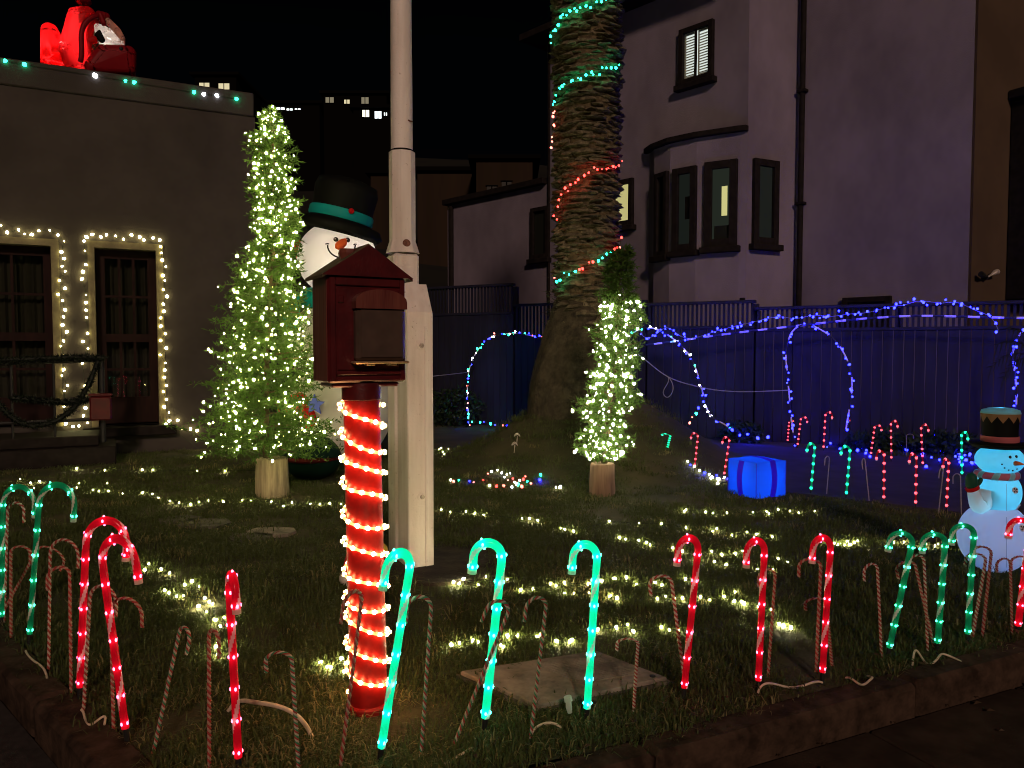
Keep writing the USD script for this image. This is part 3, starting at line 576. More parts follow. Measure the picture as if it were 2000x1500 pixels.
# ------------------------------------------------------------------ the two lit conifers on stands
def conifer(label, base, stand_r, stand_h, stand_mat, prof, ntw, seed, leaf, lab_stand, dark_above=None, lean=0.0):
    """prof: (height, radius, centre offset) up the crown"""
    g = np.random.default_rng(seed); pr = np.array(prof); z0, z1 = pr[0, 0], pr[-1, 0]
    st = thing('wooden_stand', lab_stand, 'stand', tuple(base))
    m = revolve([(0.001, 0), (stand_r * 1.0, 0), (stand_r * 1.02, 0.05), (stand_r * 0.97, stand_h * 0.5), (stand_r * 0.93, stand_h - 0.015), (stand_r * 0.88, stand_h), (0.001, stand_h)], (0, 0, 0), 18)
    mv = np.asarray(m.vertices); mv[:, :2] *= 1 + 0.05 * (meshkit.noise(mv * 14, seed)[:, None] - 0.5); m.vertices = mv + base
    obj('block', m, stand_mat, st, 40)
    t = thing('christmas_tree', label, 'tree', (base[0], base[1], base[2] + stand_h))
    obj('trunk', tube([[base[0] + np.interp(z, pr[:, 0], pr[:, 2]), base[1], base[2] + z] for z in np.linspace(stand_h + 0.002, z1, 14)], np.linspace(0.036, 0.006, 14), 8), 'bark', t)
    V, Vd, tips, limbs = [], [], [], []
    for k in range(ntw):
        u = g.uniform() ** 1.15; z = z0 + u * (z1 - z0); a = g.uniform(0, 2 * math.pi)
        clump = 0.52 + 0.78 * float(meshkit.noise(np.array([[math.cos(a) * 1.1 + 5, math.sin(a) * 1.1 + 5, z * 4.2]]), seed)[0]) + (0.25 if g.uniform() < 0.05 else 0)
        clump *= 0.74 + 0.46 * float(meshkit.noise(np.array([[0.3 + 1.5 * (math.cos(a) > 0), 0.7, z * 3.6]]), seed + 4)[0])
        R = np.interp(z, pr[:, 0], pr[:, 1]) * clump * g.uniform(0.62, 1.05); cx = base[0] + np.interp(z, pr[:, 0], pr[:, 2])
        d = np.array([math.cos(a), math.sin(a), g.uniform(-0.12, 0.32)]); s0 = np.array([cx, base[1], base[2] + z])
        p0, p1 = s0 + d * R * 0.12, s0 + d * R
        if k < 130: limbs.append(tube([s0, p1 * 0.55 + p0 * 0.45, p1], [0.011, 0.007, 0.003], 4, False))
        tips.append((p1, a, z)); tips.append((p0 * 0.35 + p1 * 0.65 + g.normal(size=3) * 0.03, a, z))
        n = int(18 + 46 * R)
        at = g.uniform(0.25, 1.02, n); b = p0 + (p1 - p0) * at[:, None]
        nd = d * 0.55 + g.normal(size=(n, 3)) * 0.75; nd /= np.linalg.norm(nd, axis=1, keepdims=True)
        ln = g.uniform(0.035, 0.085, (n, 1)); w = np.cross(nd, g.normal(size=(n, 3))); w /= np.linalg.norm(w, axis=1, keepdims=True) + 1e-9; w *= g.uniform(0.005, 0.010, (n, 1))
        quad = np.stack([b, b + nd * ln * 0.5 + w, b + nd * ln, b + nd * ln * 0.5 - w], 1)
        (Vd if dark_above and z > dark_above else V).append(quad)
    def quads(l):
        v = np.concatenate(l).reshape(-1, 3); k = np.arange(len(v) // 4) * 4
        return trimesh.Trimesh(v, np.vstack([np.stack([k, k + 1, k + 2], 1), np.stack([k, k + 2, k + 3], 1)]), process=False)
    cr = obj('crown', quads(V), leaf, t)
    if Vd: obj('crown_top', quads(Vd), leaf, t)
    for lm in limbs: obj('branch', lm, 'bark', t)
    return tips
b1 = G(532, 968); k1 = b1[1] / 1500.0
def H1(y, x0=532): return EYE + (680 - y) * k1
prof1 = [(H1(y), r * k1 * 1.06, (x - 532) * k1) for y, r, x in [(886, 100, 521), (862, 140, 520), (838, 138, 521), (800, 130, 522), (755, 122, 524), (700, 122, 524), (650, 106, 528), (610, 80, 532), (560, 72, 532), (500, 58, 542), (450, 51, 543), (405, 48, 540), (360, 47, 540), (320, 42, 545), (290, 40, 541), (260, 28, 545), (236, 18, 540), (222, 7, 538)]]
tips1 = conifer('tall slim conifer thick with warm white lights, left of the red call box', b1, 0.172, 0.40, 'wood_stand', prof1, 1150, 3, 'needles', 'pale round log stand under the tall lit tree')
b2 = G(1176, 966); k2 = b2[1] / 1500.0
def H2(y): return EYE + (680 - y) * k2
prof2 = [(H2(y), r * k2, (x - 1176) * k2) for y, r, x in [(895, 30, 1180), (880, 72, 1182), (850, 70, 1188), (810, 72, 1186), (770, 66, 1192), (735, 48, 1198), (715, 54, 1206), (690, 66, 1200), (650, 60, 1196), (615, 46, 1206), (585, 48, 1208), (560, 42, 1206), (530, 38, 1208), (505, 28, 1212), (488, 10, 1216)]]
tips2 = conifer('smaller two-lobed conifer with white lights and a dark unlit top, before the palm', b2, 0.138, 0.335, 'wood_stand_dark', prof2, 520, 5, 'needles', 'brown square-edged block stand under the small lit tree', None)
def tree_lights(label, tips, base, n, seed, m, r, zmax=None, bias=1.0, gen=None):
    g = np.random.default_rng(seed); tp = [t for t in tips if (zmax is None or t[2] < zmax)]
    zz = np.array([t[2] for t in tp]); wgt = np.ones(len(zz)); idx = g.choice(len(tp), size=min(n, len(tp)), replace=False, p=wgt / wgt.sum())
    turn = 0.16; pts = sorted([tp[i_] for i_ in idx], key=lambda t: math.floor(t[2] / turn) * 10 + (t[1] % (2 * math.pi)))
    p = np.array([q[0] for q in pts]) + g.normal(size=(len(pts), 3)) * 0.012
    frontness = -(p[:, 1] - base[1]); keep = np.argsort(-frontness)
    t = thing('tree_lights', label, 'string lights', tuple(base + np.array([0, 0, 0.5])))
    obj('wire', tube(p, 0.003, 3, False), 'wire_dark', t)
    rest = []
    for rank, i_ in enumerate(keep):
        ax = g.normal(size=3) + np.array([0, 0, -1.2]); bm = bulb(p[i_], r * g.uniform(0.55, 1.45), ax / np.linalg.norm(ax))
        if rank < 300: obj('bulb', bm, m, t)
        else: rest.append(bm)
    if rest: tag(obj('more_bulbs', rest, m, t), kind='stuff')
tree_lights('dense string of warm white lights covering the tall slim tree', tips1, b1, 860, 11, 'tree_bulb', 0.0108)
tree_lights('string of white lights on the two-lobed tree, stopping below its dark top', tips2, b2, 330, 12, 'white_bulb', 0.0130, zmax=H2(588))

# ------------------------------------------------------------------ the white flagpole in its post
fp = AT(789, 900, 5.62)[:2]
fl_ = thing('flagpole', 'tall white painted flagpole with an eight-sided foot above a flared shoulder', 'flagpole', (fp[0], fp[1], 0))
def FZ(y, Y=5.62): return EYE + (680 - y) * Y / 1500.0
def octa(zr): 
    ang = np.arange(8) * np.pi / 4 + np.pi / 8 + math.atan2(FU[1], FU[0]); n = len(zr)
    v = np.concatenate([np.stack([fp[0] + r * np.cos(ang) / math.cos(np.pi / 8), fp[1] + r * np.sin(ang) / math.cos(np.pi / 8), np.full(8, z)], 1) for r, z in zr])
    i, j = np.meshgrid(np.arange(n - 1), np.arange(8), indexing='ij'); q = np.stack([i * 8 + j, i * 8 + (j + 1) % 8, (i + 1) * 8 + (j + 1) % 8, (i + 1) * 8 + j], -1).reshape(-1, 4)
    return trimesh.Trimesh(v, np.vstack([q[:, [0, 1, 2]], q[:, [0, 2, 3]]]), process=False)
obj('square_foot', obox(fp, FU, FN, (-0.095, 0.095), (-0.10, 0.10), (-0.1, FZ(498)), 0.02), 'white_paint', fl_)
obj('shoulder', octa([(0.112, FZ(497)), (0.108, FZ(492)), (0.088, FZ(474)), (0.087, FZ(303)), (0.001, FZ(302))]), 'white_paint', fl_)
obj('shaft', revolve([(0.079, FZ(304)), (0.077, FZ(150)), (0.074, FZ(-40)), (0.066, 7.5), (0.05, 10.0), (0.001, 10.01)], (fp[0], fp[1], 0), 32), 'white_paint', fl_, 40)
obj('joint_ring', revolve([(0.0805, FZ(306)), (0.0815, FZ(304)), (0.0815, FZ(301)), (0.0800, FZ(299))], (fp[0], fp[1], 0), 32), 'dark_trim', fl_, 40)
sp = thing('white_post', 'stout white timber post with a sloped top, bolted to the front of the flagpole', 'post', (fp[0], fp[1], 0))
sc_ = fp + FN * 0.222 + FU * 0.010
hw, hd = 0.095, 0.115
zt_, zs_ = FZ(557, 5.5), FZ(610, 5.35)
prof_ = [(-hd, -0.1), (hd - 0.0, -0.1), (hd, zs_), (0.0, zt_), (-hd, zt_)]
q = []
for s_, ins in ((-hw, 0.008), (-hw + 0.008, 0.0), (hw - 0.008, 0.0), (hw, 0.008)):
    for o_, z_ in prof_:
        q.append([*(sc_ + FU * s_ + FN * (o_ - math.copysign(ins, o_))), z_ - (ins if z_ > 0 else 0)])
obj('body', trimesh.convex.convex_hull(np.array(q)), 'white_paint', sp)
for y_ in (675, 968):
    z_ = FZ(y_, 5.4); c_ = np.r_[sc_ + FN * (hd + 0.001) + FU * 0.005, z_]
    bt = obj('bolt_plate', tube([c_, c_ + np.r_[FN * 0.006, 0]], 0.032, 18), 'white_paint', sp); obj('bolt_head', tube([c_ + np.r_[FN * 0.0065, 0], c_ + np.r_[FN * 0.018, 0]], 0.017, 6), 'bolt', bt)
obj('cover_strip', obox(sc_, FU, FN, (0.028, 0.052), (hd + 0.001, hd + 0.012), (0.02, zs_ - 0.10), 0.003), 'white_paint', sp)
obj('patch', obox(sc_, FU, FN, (-0.06, 0.055), (hd + 0.001, hd + 0.005), (FZ(990, 5.4), FZ(985, 5.4))), 'white_paint', sp)
bd = tag(obj('flagpole_bed', trimesh.creation.cylinder(0.55, 0.03, sections=28, transform=trimesh.transformations.translation_matrix([fp[0] + 0.28, fp[1] - 0.12, 0.004])), 'soil'), 'bare round patch of brown soil at the foot of the flagpole', 'soil patch')

# ------------------------------------------------------------------ the red call box on its light-wrapped pipe
Yb = 3.27; kb = Yb / 1500.0
def BZ(y, Y=Yb): return EYE + (680 - y) * Y / 1500.0
pb0 = G(718, 1388); pb0[1] = Yb - 0.02; ptop = np.array([(707 - 1000) * kb, Yb - 0.02, BZ(748)])
def pipe_c(z): return pb0 + (ptop - pb0) * ((z - pb0[2]) / (ptop[2] - pb0[2]))
cbx = thing('call_box', 'old red metal call box with a pitched roof on a red pipe post, front centre', 'call box', (pb0[0], pb0[1], 0))
obj('pipe', tube([pipe_c(-0.1), pipe_c(0.0), pipe_c(0.6), pipe_c(BZ(770))], [0.080, 0.080, 0.0785, 0.0765], 40), 'pipe_red', cbx, 40)
obj('base_flange', tube([pipe_c(0.0) + [0, 0, -0.02], pipe_c(0.022), pipe_c(0.03)], [0.094, 0.094, 0.086], 40), 'pipe_red', cbx, 40)
obj('collar', tube([pipe_c(BZ(780)), pipe_c(BZ(778)), pipe_c(BZ(747))], [0.080, 0.083, 0.083], 40), 'box_red', cbx, 40)
bc = np.array([(702 - 1000) * kb, Yb]); W2, D2_ = 0.166, 0.104; GU, GN = FU, FN; FU = np.array([math.cos(0.53), math.sin(0.53)]); FN = np.array([FU[1], -FU[0]])
zb_, ze_, za_ = BZ(745), BZ(543), BZ(490)
obj('bottom_plate', obox(bc, FU, FN, (-W2 + 0.02, W2 - 0.02), (-D2_ + 0.02, D2_ - 0.02), (zb_ - 0.020, zb_ - 0.002), 0.006), 'box_red', cbx)
bx_ = obj('case', obox(bc, FU, FN, (-W2, W2), (-D2_, D2_), (zb_, ze_), 0.007), 'box_red', cbx)
obj('worn_side', obox(bc, FU, FN, (-W2 - 0.004, -W2 - 0.001), (-D2_ + 0.008, D2_ - 0.008), (zb_ + 0.008, ze_ - 0.008)), 'box_worn', cbx, label='chipped and rust-streaked left side')
gable = np.array([[*(bc + FU * s_ + FN * o_), z_] for o_ in (-D2_, D2_) for s_, z_ in ((-W2, ze_ + 0.001), (W2, ze_ + 0.001), (0.0, za_ - 0.012))])
obj('gable', trimesh.convex.convex_hull(gable), 'box_red', cbx)
for sgn_ in (-1, 1):
    q = []
    ov = 0.028; sl = (za_ - ze_) / W2
    for o_ in (-D2_ - 0.02, D2_ + 0.022):
        for s_, z_ in ((0.0, za_), (sgn_ * (W2 + ov), ze_ - sl * ov + 0.002)):
            q += [[*(bc + FU * s_ + FN * o_), z_], [*(bc + FU * s_ + FN * o_), z_ + 0.013]]
    rf = obj('roof', trimesh.convex.convex_hull(np.array(q)), 'moss_roof' if sgn_ < 0 else 'box_red', cbx, label='weathered brown left roof slope' if sgn_ < 0 else None)
gf = []
for s_, z_ in ((-W2 - 0.030, ze_ - 0.006), (W2 + 0.030, ze_ - 0.006), (0.0, za_ + 0.008)):
    for o_ in (D2_ + 0.001, D2_ + 0.0235): gf.append([*(bc + FU * s_ + FN * o_), z_])
obj('gable_front', trimesh.convex.convex_hull(np.array(gf)), 'box_red', cbx)
fin = bc - FU * 0.055 + FN * 0.03
obj('roof_boss', tube([np.r_[fin, ze_ + 0.05], np.r_[fin, ze_ + 0.095], np.r_[fin, ze_ + 0.112]], [0.030, 0.042, 0.036], 8), 'box_worn', cbx)
o1 = D2_ + 0.001
obj('front_frame', [obox(bc, FU, FN, (-W2 + 0.006, -W2 + 0.030), (o1, o1 + 0.010), (zb_ + 0.006, ze_ - 0.012), 0.003), obox(bc, FU, FN, (W2 - 0.024, W2 - 0.004), (o1, o1 + 0.010), (zb_ + 0.006, ze_ - 0.012), 0.003), obox(bc, FU, FN, (-W2 + 0.031, W2 - 0.025), (o1, o1 + 0.010), (ze_ - 0.044, ze_ - 0.012), 0.003), obox(bc, FU, FN, (-W2 + 0.031, W2 - 0.025), (o1, o1 + 0.010), (zb_ + 0.006, zb_ + 0.020), 0.003), obox(bc, FU, FN, (-W2 + 0.031, W2 - 0.025), (o1, o1 + 0.013), (zb_ + 0.032, zb_ + 0.042), 0.003)], 'box_red', cbx)
dr = obj('door', obox(bc, FU, FN, (-W2 + 0.036, W2 - 0.030), (o1, o1 + 0.007), (zb_ + 0.052, ze_ - 0.052), 0.003), 'box_red', cbx)
obj('hinge', obox(bc, FU, FN, (-W2 + 0.038, -W2 + 0.062), (o1 + 0.0075, o1 + 0.014), (ze_ - 0.115, ze_ - 0.085), 0.003), 'box_red', dr)
s0_, s1_ = -0.066, 0.146; z0_, z1_ = BZ(703), BZ(607)
pl_ = obj('cover_box', obox(bc, FU, FN, (s0_, s1_), (o1 + 0.008, o1 + 0.052), (z0_, z1_), 0.010), 'plate', cbx)
obj('cover_panel', obox(bc, FU, FN, (s0_ + 0.018, s1_ - 0.012), (o1 + 0.0525, o1 + 0.058), (z0_ + 0.012, z1_ - 0.004), 0.004), 'plate', pl_)
obj('drip_lip', obox(bc, FU, FN, (s0_ - 0.012, s1_ + 0.012), (o1 + 0.008, o1 + 0.070), (z0_ - 0.014, z0_ - 0.003), 0.005), 'brass', pl_)
for s_ in (-0.02, 0.075): obj('lip_tab', obox(bc, FU, FN, (s_, s_ + 0.034), (o1 + 0.010, o1 + 0.050), (z0_ - 0.021, z0_ - 0.0145), 0.002), 'brass', pl_)
aw = (s1_ - s0_) / 2 + 0.004; ac = (s0_ + s1_) / 2; ahh = BZ(570) - z1_
arch = [(ac - aw, z1_ + 0.0015)] + [(ac + aw * math.cos(a_), z1_ + 0.030 + (ahh - 0.030) * math.sin(a_)) for a_ in np.linspace(math.pi, 0, 15)] + [(ac + aw, z1_ + 0.0015)]
q = [[*(bc + FU * s_ + FN * o_), z_] for o_ in (o1 + 0.008, o1 + 0.062) for s_, z_ in arch]
obj('hood', trimesh.convex.convex_hull(np.array(q)), 'box_worn', cbx)
FU, FN = GU, GN
# rope light wound down the pipe
def rope_dz(z, a): return (0.016 * math.sin(z * 8.3) + 0.010 * math.sin(z * 21) - (0.012 + 0.010 * math.sin(z * 5 + 1)) * math.cos(a) + 0.006 * math.sin(2 * a + z * 17)) * min(1.0, (z - 0.03) * 6)
zs2 = np.linspace(BZ(772), 0.055, 11 * 14 + 1); th = np.linspace(0, 2 * math.pi * 11.4, len(zs2)) + 0.4
hp = np.array([pipe_c(z) + np.array([math.cos(a_) * 0.0935, math.sin(a_) * 0.0935, 0.0]) + [0, 0, rope_dz(z, a_)] for z, a_ in zip(zs2, th)])
zf = np.linspace(BZ(772), 0.055, 1000); tf = np.linspace(0, 2 * math.pi * 11.4, 1000) + 0.4
hw_ = np.array([pipe_c(z) + np.array([math.cos(a_) * 0.0925, math.sin(a_) * 0.0925, 0.0]) + [0, 0, rope_dz(z, a_)] for z, a_ in zip(zf, tf)])
rlt = thing('rope_light', 'clear rope light with glowing nodes wound down the red pipe', 'rope light', tuple(hp[0]))
obj('rope', tube(hw_, 0.0065, 6), 'rope_tube', rlt)
for k, p in enumerate(hp):
    tdir = hp[min(k + 1, len(hp) - 1)] - hp[max(k - 1, 0)]
    obj('bulb', bulb(p, 0.0105, tdir / np.linalg.norm(tdir), 6), 'rope_bulb', rlt)

# ------------------------------------------------------------------ candy canes
def cane_path(sh, ra, drop, n=26):
    a_ = np.linspace(math.pi, 0, n)
    arc = np.stack([ra + ra * np.cos(a_), 0 * a_, sh + ra * np.sin(a_)], 1)
    return np.vstack([[[0, 0, z] for z in np.linspace(0.05, sh, 18)[:-1]], arc, [[2 * ra, 0, sh - drop]]])
CANES = {}
def place(kind, B, zx, xx, sx, sz, label, cat, group, build):
    yy = np.cross(zx, xx)
    mtx = Gf.Matrix4d(*[float(a) for r_ in (list(xx * sx) + [0], list(yy * sx) + [0], list(zx * sz) + [0], list(B) + [1]) for a in r_])
    path = free('/World/' + ('lit_candy_cane' if kind in LIT else 'wire_candy_cane'))
    x = UsdGeom.Xform.Define(stage, path); x.AddTransformOp().Set(mtx); p = tag(x, label, cat, group)
    if kind in CANES:
        p.GetReferences().AddInternalReference(CANES[kind]); p.SetInstanceable(True)
    else:
        CANES[kind] = path; build(p)
def lit_build(kind):
    tm, nm, sh, ra, drop, r, nr, step, stripe = LIT[kind]; nl = 0.36 if kind in ('red', 'green') else 0.55
    def go(p):
        path = cane_path(sh, ra, drop); d = np.r_[0, np.cumsum(np.linalg.norm(np.diff(path, axis=0), axis=1))]
        at = lambda s: np.array([np.interp(s, d, path[:, k]) for k in range(3)])
        su = np.linspace(0, d[-1], 120); tb_ = tube(np.array([at(s) for s in su]), r, 18); fc = np.asarray(tb_.faces); nq = 119 * 18
        ring = np.arange(len(fc)) % nq // 18; side = np.arange(len(fc)) % 18; isq = np.arange(len(fc)) < 2 * nq
        on_ = isq & (((side / 18.0 - su[ring] / 0.23) % 1.0) < 0.17) & bool(stripe)
        for nm2, sel, mt2 in (('tube', ~on_, tm), ('stripe', on_, 'stripe_white')):
            if sel.any():
                used = np.unique(fc[sel]); re_ = np.zeros(len(tb_.vertices), int); re_[used] = np.arange(len(used)); obj(nm2, (np.asarray(tb_.vertices)[used], re_[fc[sel]]), mt2, p, True)
        obj('tip', tube([at(d[-1] - 0.002), at(d[-1]) + [0, 0, -0.012]], r * 1.08, 12), 'clear_tip', p)
        obj('stake', tube([[0, 0, -0.10], [0, 0, 0.045], [0, 0, 0.0495]], [r * 0.35, r * 0.75, r * 0.75], 8), 'black', p)
        nst = max(4, int((d[-1] - 0.02) / step))
        if kind in CORE:
            sc = np.linspace(0.004, d[-1] - 0.004, 240); nd = np.array([0.018 + (d[-1] - 0.03) * k / (nst - 1) for k in range(nst)])
            near = np.abs(sc[:, None] - nd[None]).min(1); base_ = 0.0026 if kind.startswith('bright') else 0.0009
            obj('light_core', tube(np.array([at(s) for s in sc]), base_ + 0.0052 * np.exp(-(near / 0.010) ** 2), 6), CORE[kind], p)
        for k in range(nst):
            c = at(0.018 + (d[-1] - 0.03) * k / (nst - 1)); tdir = at(0.028 + (d[-1] - 0.03) * k / (nst - 1)) - at(0.008 + (d[-1] - 0.03) * k / (nst - 1))
            if kind in CORE:
                tn = tdir / np.linalg.norm(tdir); sd = np.cross(tn, [0, 1.0, 0])
                m = [ball(c + w_ * (r - 0.0005), (0.0048, 0.0048, 0.0062), 1) for w_ in (sd, -sd, np.array([0, -1.0, 0]), np.array([0, 1.0, 0]))]
            else: m = revolve([(nr * 0.70, -nr * 0.8), (nr, -nr * 0.2), (nr, nr * 0.2), (nr * 0.70, nr * 0.8)], c, 10, tdir / np.linalg.norm(tdir))
            obj('bulb', m, nm, p)
    return go
def wire_build(kind):
    mats_, sh, ra, drop, R, r, pitch = WIRE[kind]
    def go(p):
        path = cane_path(sh, ra, drop); d = np.r_[0, np.cumsum(np.linalg.norm(np.diff(path, axis=0), axis=1))]
        path[0] = [0, 0, -0.03]; d = np.r_[0, np.cumsum(np.linalg.norm(np.diff(path, axis=0), axis=1))]
        ss = np.linspace(0, d[-1], int(d[-1] / pitch * 8)); c = np.stack([np.interp(ss, d, path[:, k]) for k in range(3)], 1); tg = np.gradient(c, axis=0); tg /= np.linalg.norm(tg, axis=1, keepdims=True)
        yv = np.array([0, 1.0, 0]); xv = np.cross(tg, yv); n = len(mats_)
        for i_, m in enumerate(mats_):
            ph = ss / pitch * 2 * math.pi + 2 * math.pi * i_ / n
            obj('strand', tube(c + R * (np.cos(ph)[:, None] * xv + np.sin(ph)[:, None] * yv), r, 5), m, p, True)
    return go
CORE = {'red': 'core_red', 'green': 'core_green', 'bright': 'core_bright_green'}
LIT = {'red': ('tube_red', 'cane_red', 0.58, 0.082, 0.045, 0.0145, 0.0152, 0.082, True), 'green': ('tube_green', 'cane_green', 0.58, 0.082, 0.045, 0.0125, 0.0135, 0.085, True),
       'bright': ('tube_bright_green', 'cane_bright_green', 0.58, 0.082, 0.045, 0.0150, 0.0172, 0.075, True),
       'sred': ('tube_red', 'small_red', 0.43, 0.044, 0.03, 0.0075, 0.0135, 0.060, False), 'sgreen': ('tube_bright_green', 'small_green', 0.43, 0.044, 0.03, 0.0095, 0.0150, 0.060, False)}
WIRE = {'rw': (('strand_red', 'strand_white'), 0.58, 0.072, 0.055, 0.0040, 0.0042, 0.030), 'rwg': (('strand_red', 'strand_white', 'strand_green'), 0.58, 0.072, 0.055, 0.0042, 0.0038, 0.034),
        'br': (('strand_red', 'strand_brown'), 0.58, 0.072, 0.055, 0.0040, 0.0042, 0.030), 'gr': (('strand_grey', 'strand_grey'), 0.43, 0.044, 0.06, 0.0028, 0.0030, 0.030)}
for k_ in ('red', 'green', 'bright'):
    v_ = LIT[k_]; LIT[k_ + '_wide'] = v_[:3] + (0.086,) + v_[4:]; LIT[k_] = v_[:3] + (0.049,) + v_[4:]; CORE[k_ + '_wide'] = CORE[k_]
for k_ in ('rw', 'br', 'rwg'):
    v_ = WIRE[k_]; WIRE[k_ + '_wide'] = v_[:2] + (0.076,) + v_[3:]; WIRE[k_] = v_[:2] + (0.045,) + v_[3:]
def cane(kind, bx, by, sx_, sy_, w, label, group=None):
    B = GG(bx, by) if by < 1000 else G(bx, by); Y = B[1]; S = AT(sx_, sy_, Y); zx = S - B; h = np.linalg.norm(zx); zx /= h
    wm = abs(w) / 1500.0 * Y
    if wm > 0.125 and kind + '_wide' in {**LIT, **WIRE}: kind += '_wide'
    sh, ra = (LIT[kind][2], LIT[kind][3]) if kind in LIT else (WIRE[kind][1], WIRE[kind][2])
    f = float(np.clip(wm / (2 * ra), 0.12, 1.0)); scx = max(1.0, min(1.15, wm / (2 * ra)))
    xx = np.array([math.copysign(f, w), -math.sqrt(max(0, 1 - f * f)), 0.0]); xx -= zx * np.dot(xx, zx); xx /= np.linalg.norm(xx)
    sz = h / sh
    place(kind, B, zx, xx, scx, sz, label, 'candy cane', group, lit_build(kind) if kind in LIT else wire_build(kind))
EDGE, FAR = 'candy canes along the front kerb', 'small candy canes along the drive'
for a in [
 ('green', 3, 1225, 6, 985, 62, 'dim green lit cane at the very left edge of the picture'),
 ('green', 56, 1262, 76, 985, 70, 'dim green lit cane hooking right, second from the left edge'),
 ('red', 155, 1368, 168, 1060, 80, 'tall red lit cane with a wide hook, behind its shorter red neighbour on the left'),
 ('red', 249, 1452, 201, 1105, 82, 'red lit cane leaning left, in front of the taller red one on the left'),
 ('red', 467, 1510, 448, 1148, 29, 'red lit cane standing alone between the left corner and the wrapped pipe'),
 ('bright', 740, 1492, 800, 1112, -43, 'bright green lit cane touching the right side of the wrapped pipe'),
 ('bright', 945, 1430, 980, 1092, -58, 'bright green lit cane between the flagpole and the concrete cover'),
 ('bright', 1145, 1410, 1166, 1092, -48, 'bright green lit cane standing right at the edge of the concrete cover'),
 ('red', 1334, 1368, 1363, 1076, -42, 'red lit cane just right of the concrete cover'),
 ('red', 1480, 1352, 1493, 1078, -40, 'middle one of the three red lit canes right of the concrete cover'),
 ('red', 1605, 1335, 1622, 1072, -40, 'red lit cane before the brightest patch of lawn lights, next to green canes'),
 ('green', 1733, 1284, 1781, 1064, -44, 'dim green lit cane leaning right, first of the three green ones on the right'),
 ('green', 1830, 1274, 1846, 1062, -48, 'dim green lit cane in the middle of the three on the right'),
 ('green', 1889, 1256, 1902, 1045, -43, 'dim green lit cane overlapping the small snowman'),
 ('red', 1986, 1240, 2012, 1035, -41, 'red lit cane hooking in front of the small snowman at the right edge')]:
    cane(*a, EDGE)
for a in [
 ('br', 22, 1250, 21, 1080, 42, 'unlit twisted cane between the two green canes at the left edge'),
 ('br', 6, 1196, 72, 1075, 62, 'unlit red twisted cane leaning far to the right behind the left green canes'),
 ('rw', 8, 1215, 15, 998, 32, 'unlit twisted cane half hidden behind the leftmost green cane'),
 ('rw', 95, 1312, 98, 1082, 62, 'unlit red and white twisted cane with a broad hook left of the tall red cane'),
 ('br', 139, 1356, 136, 1122, -26, 'short unlit red twisted cane hooking left beside the tall red cane'),
 ('rw', 163, 1392, 176, 1168, 66, 'unlit red and white twisted cane just behind the tall red cane'),
 ('br', 222, 1428, 216, 1196, 72, 'unlit red twisted cane hooking right from behind the leaning red cane'),
 ('rwg', 300, 1468, 350, 1236, 34, 'unlit twisted cane leaning right alone on the grass left of the lone red cane'),
 ('br', 409, 1508, 408, 1246, 34, 'unlit red twisted cane close to the left of the lone red cane'),
 ('rwg', 584, 1510, 570, 1290, -52, 'unlit red and green twisted cane left of the wrapped pipe'),
 ('br', 664, 1505, 706, 1176, -28, 'unlit dark red twisted cane crossing in front of the wrapped pipe'),
 ('rwg', 822, 1480, 842, 1188, -46, 'unlit twisted cane right of the first bright green cane'),
 ('rwg', 885, 1458, 991, 1200, -44, 'unlit red and green twisted cane leaning steeply across a bright green cane'),
 ('rwg', 1036, 1444, 1066, 1186, -40, 'unlit red, white and green twisted cane between the two right bright green canes'),
 ('rw', 1237, 1394, 1246, 1258, -42, 'low unlit twisted cane at the right corner of the concrete cover'),
 ('rw', 1339, 1345, 1312, 1138, -44, 'unlit twisted cane crossing behind the red cane right of the concrete cover'),
 ('br', 1500, 1322, 1514, 1126, -36, 'unlit twisted cane just behind the middle red cane on the right'),
 ('br', 1594, 1312, 1603, 1108, -48, 'tall unlit twisted cane left of the third red cane on the right'),
 ('br', 1625, 1300, 1614, 1176, -44, 'low unlit red twisted cane behind the third red cane on the right'),
 ('rw', 1722, 1286, 1714, 1112, -33, 'unlit twisted cane left of the three dim green canes on the right'),
 ('br', 1826, 1270, 1788, 1106, -38, 'unlit red twisted cane leaning left behind the first dim green cane on the right'),
 ('rw', 1812, 1268, 1805, 1096, -34, 'unlit brown twisted cane between the first and middle dim green canes on the right'),
 ('rw', 1898, 1250, 1925, 1096, -44, 'unlit twisted cane bending left behind the third dim green cane'),
 ('br', 1918, 1246, 1936, 1082, -38, 'taller unlit red twisted cane before the left side of the small snowman'),
 ('br', 1977, 1242, 1973, 1100, -32, 'unlit dark twisted cane before the middle of the small snowman'),
 ('br', 2018, 1236, 2008, 1096, -34, 'unlit dark twisted cane cut by the right edge of the picture')]:
    cane(*a, EDGE)
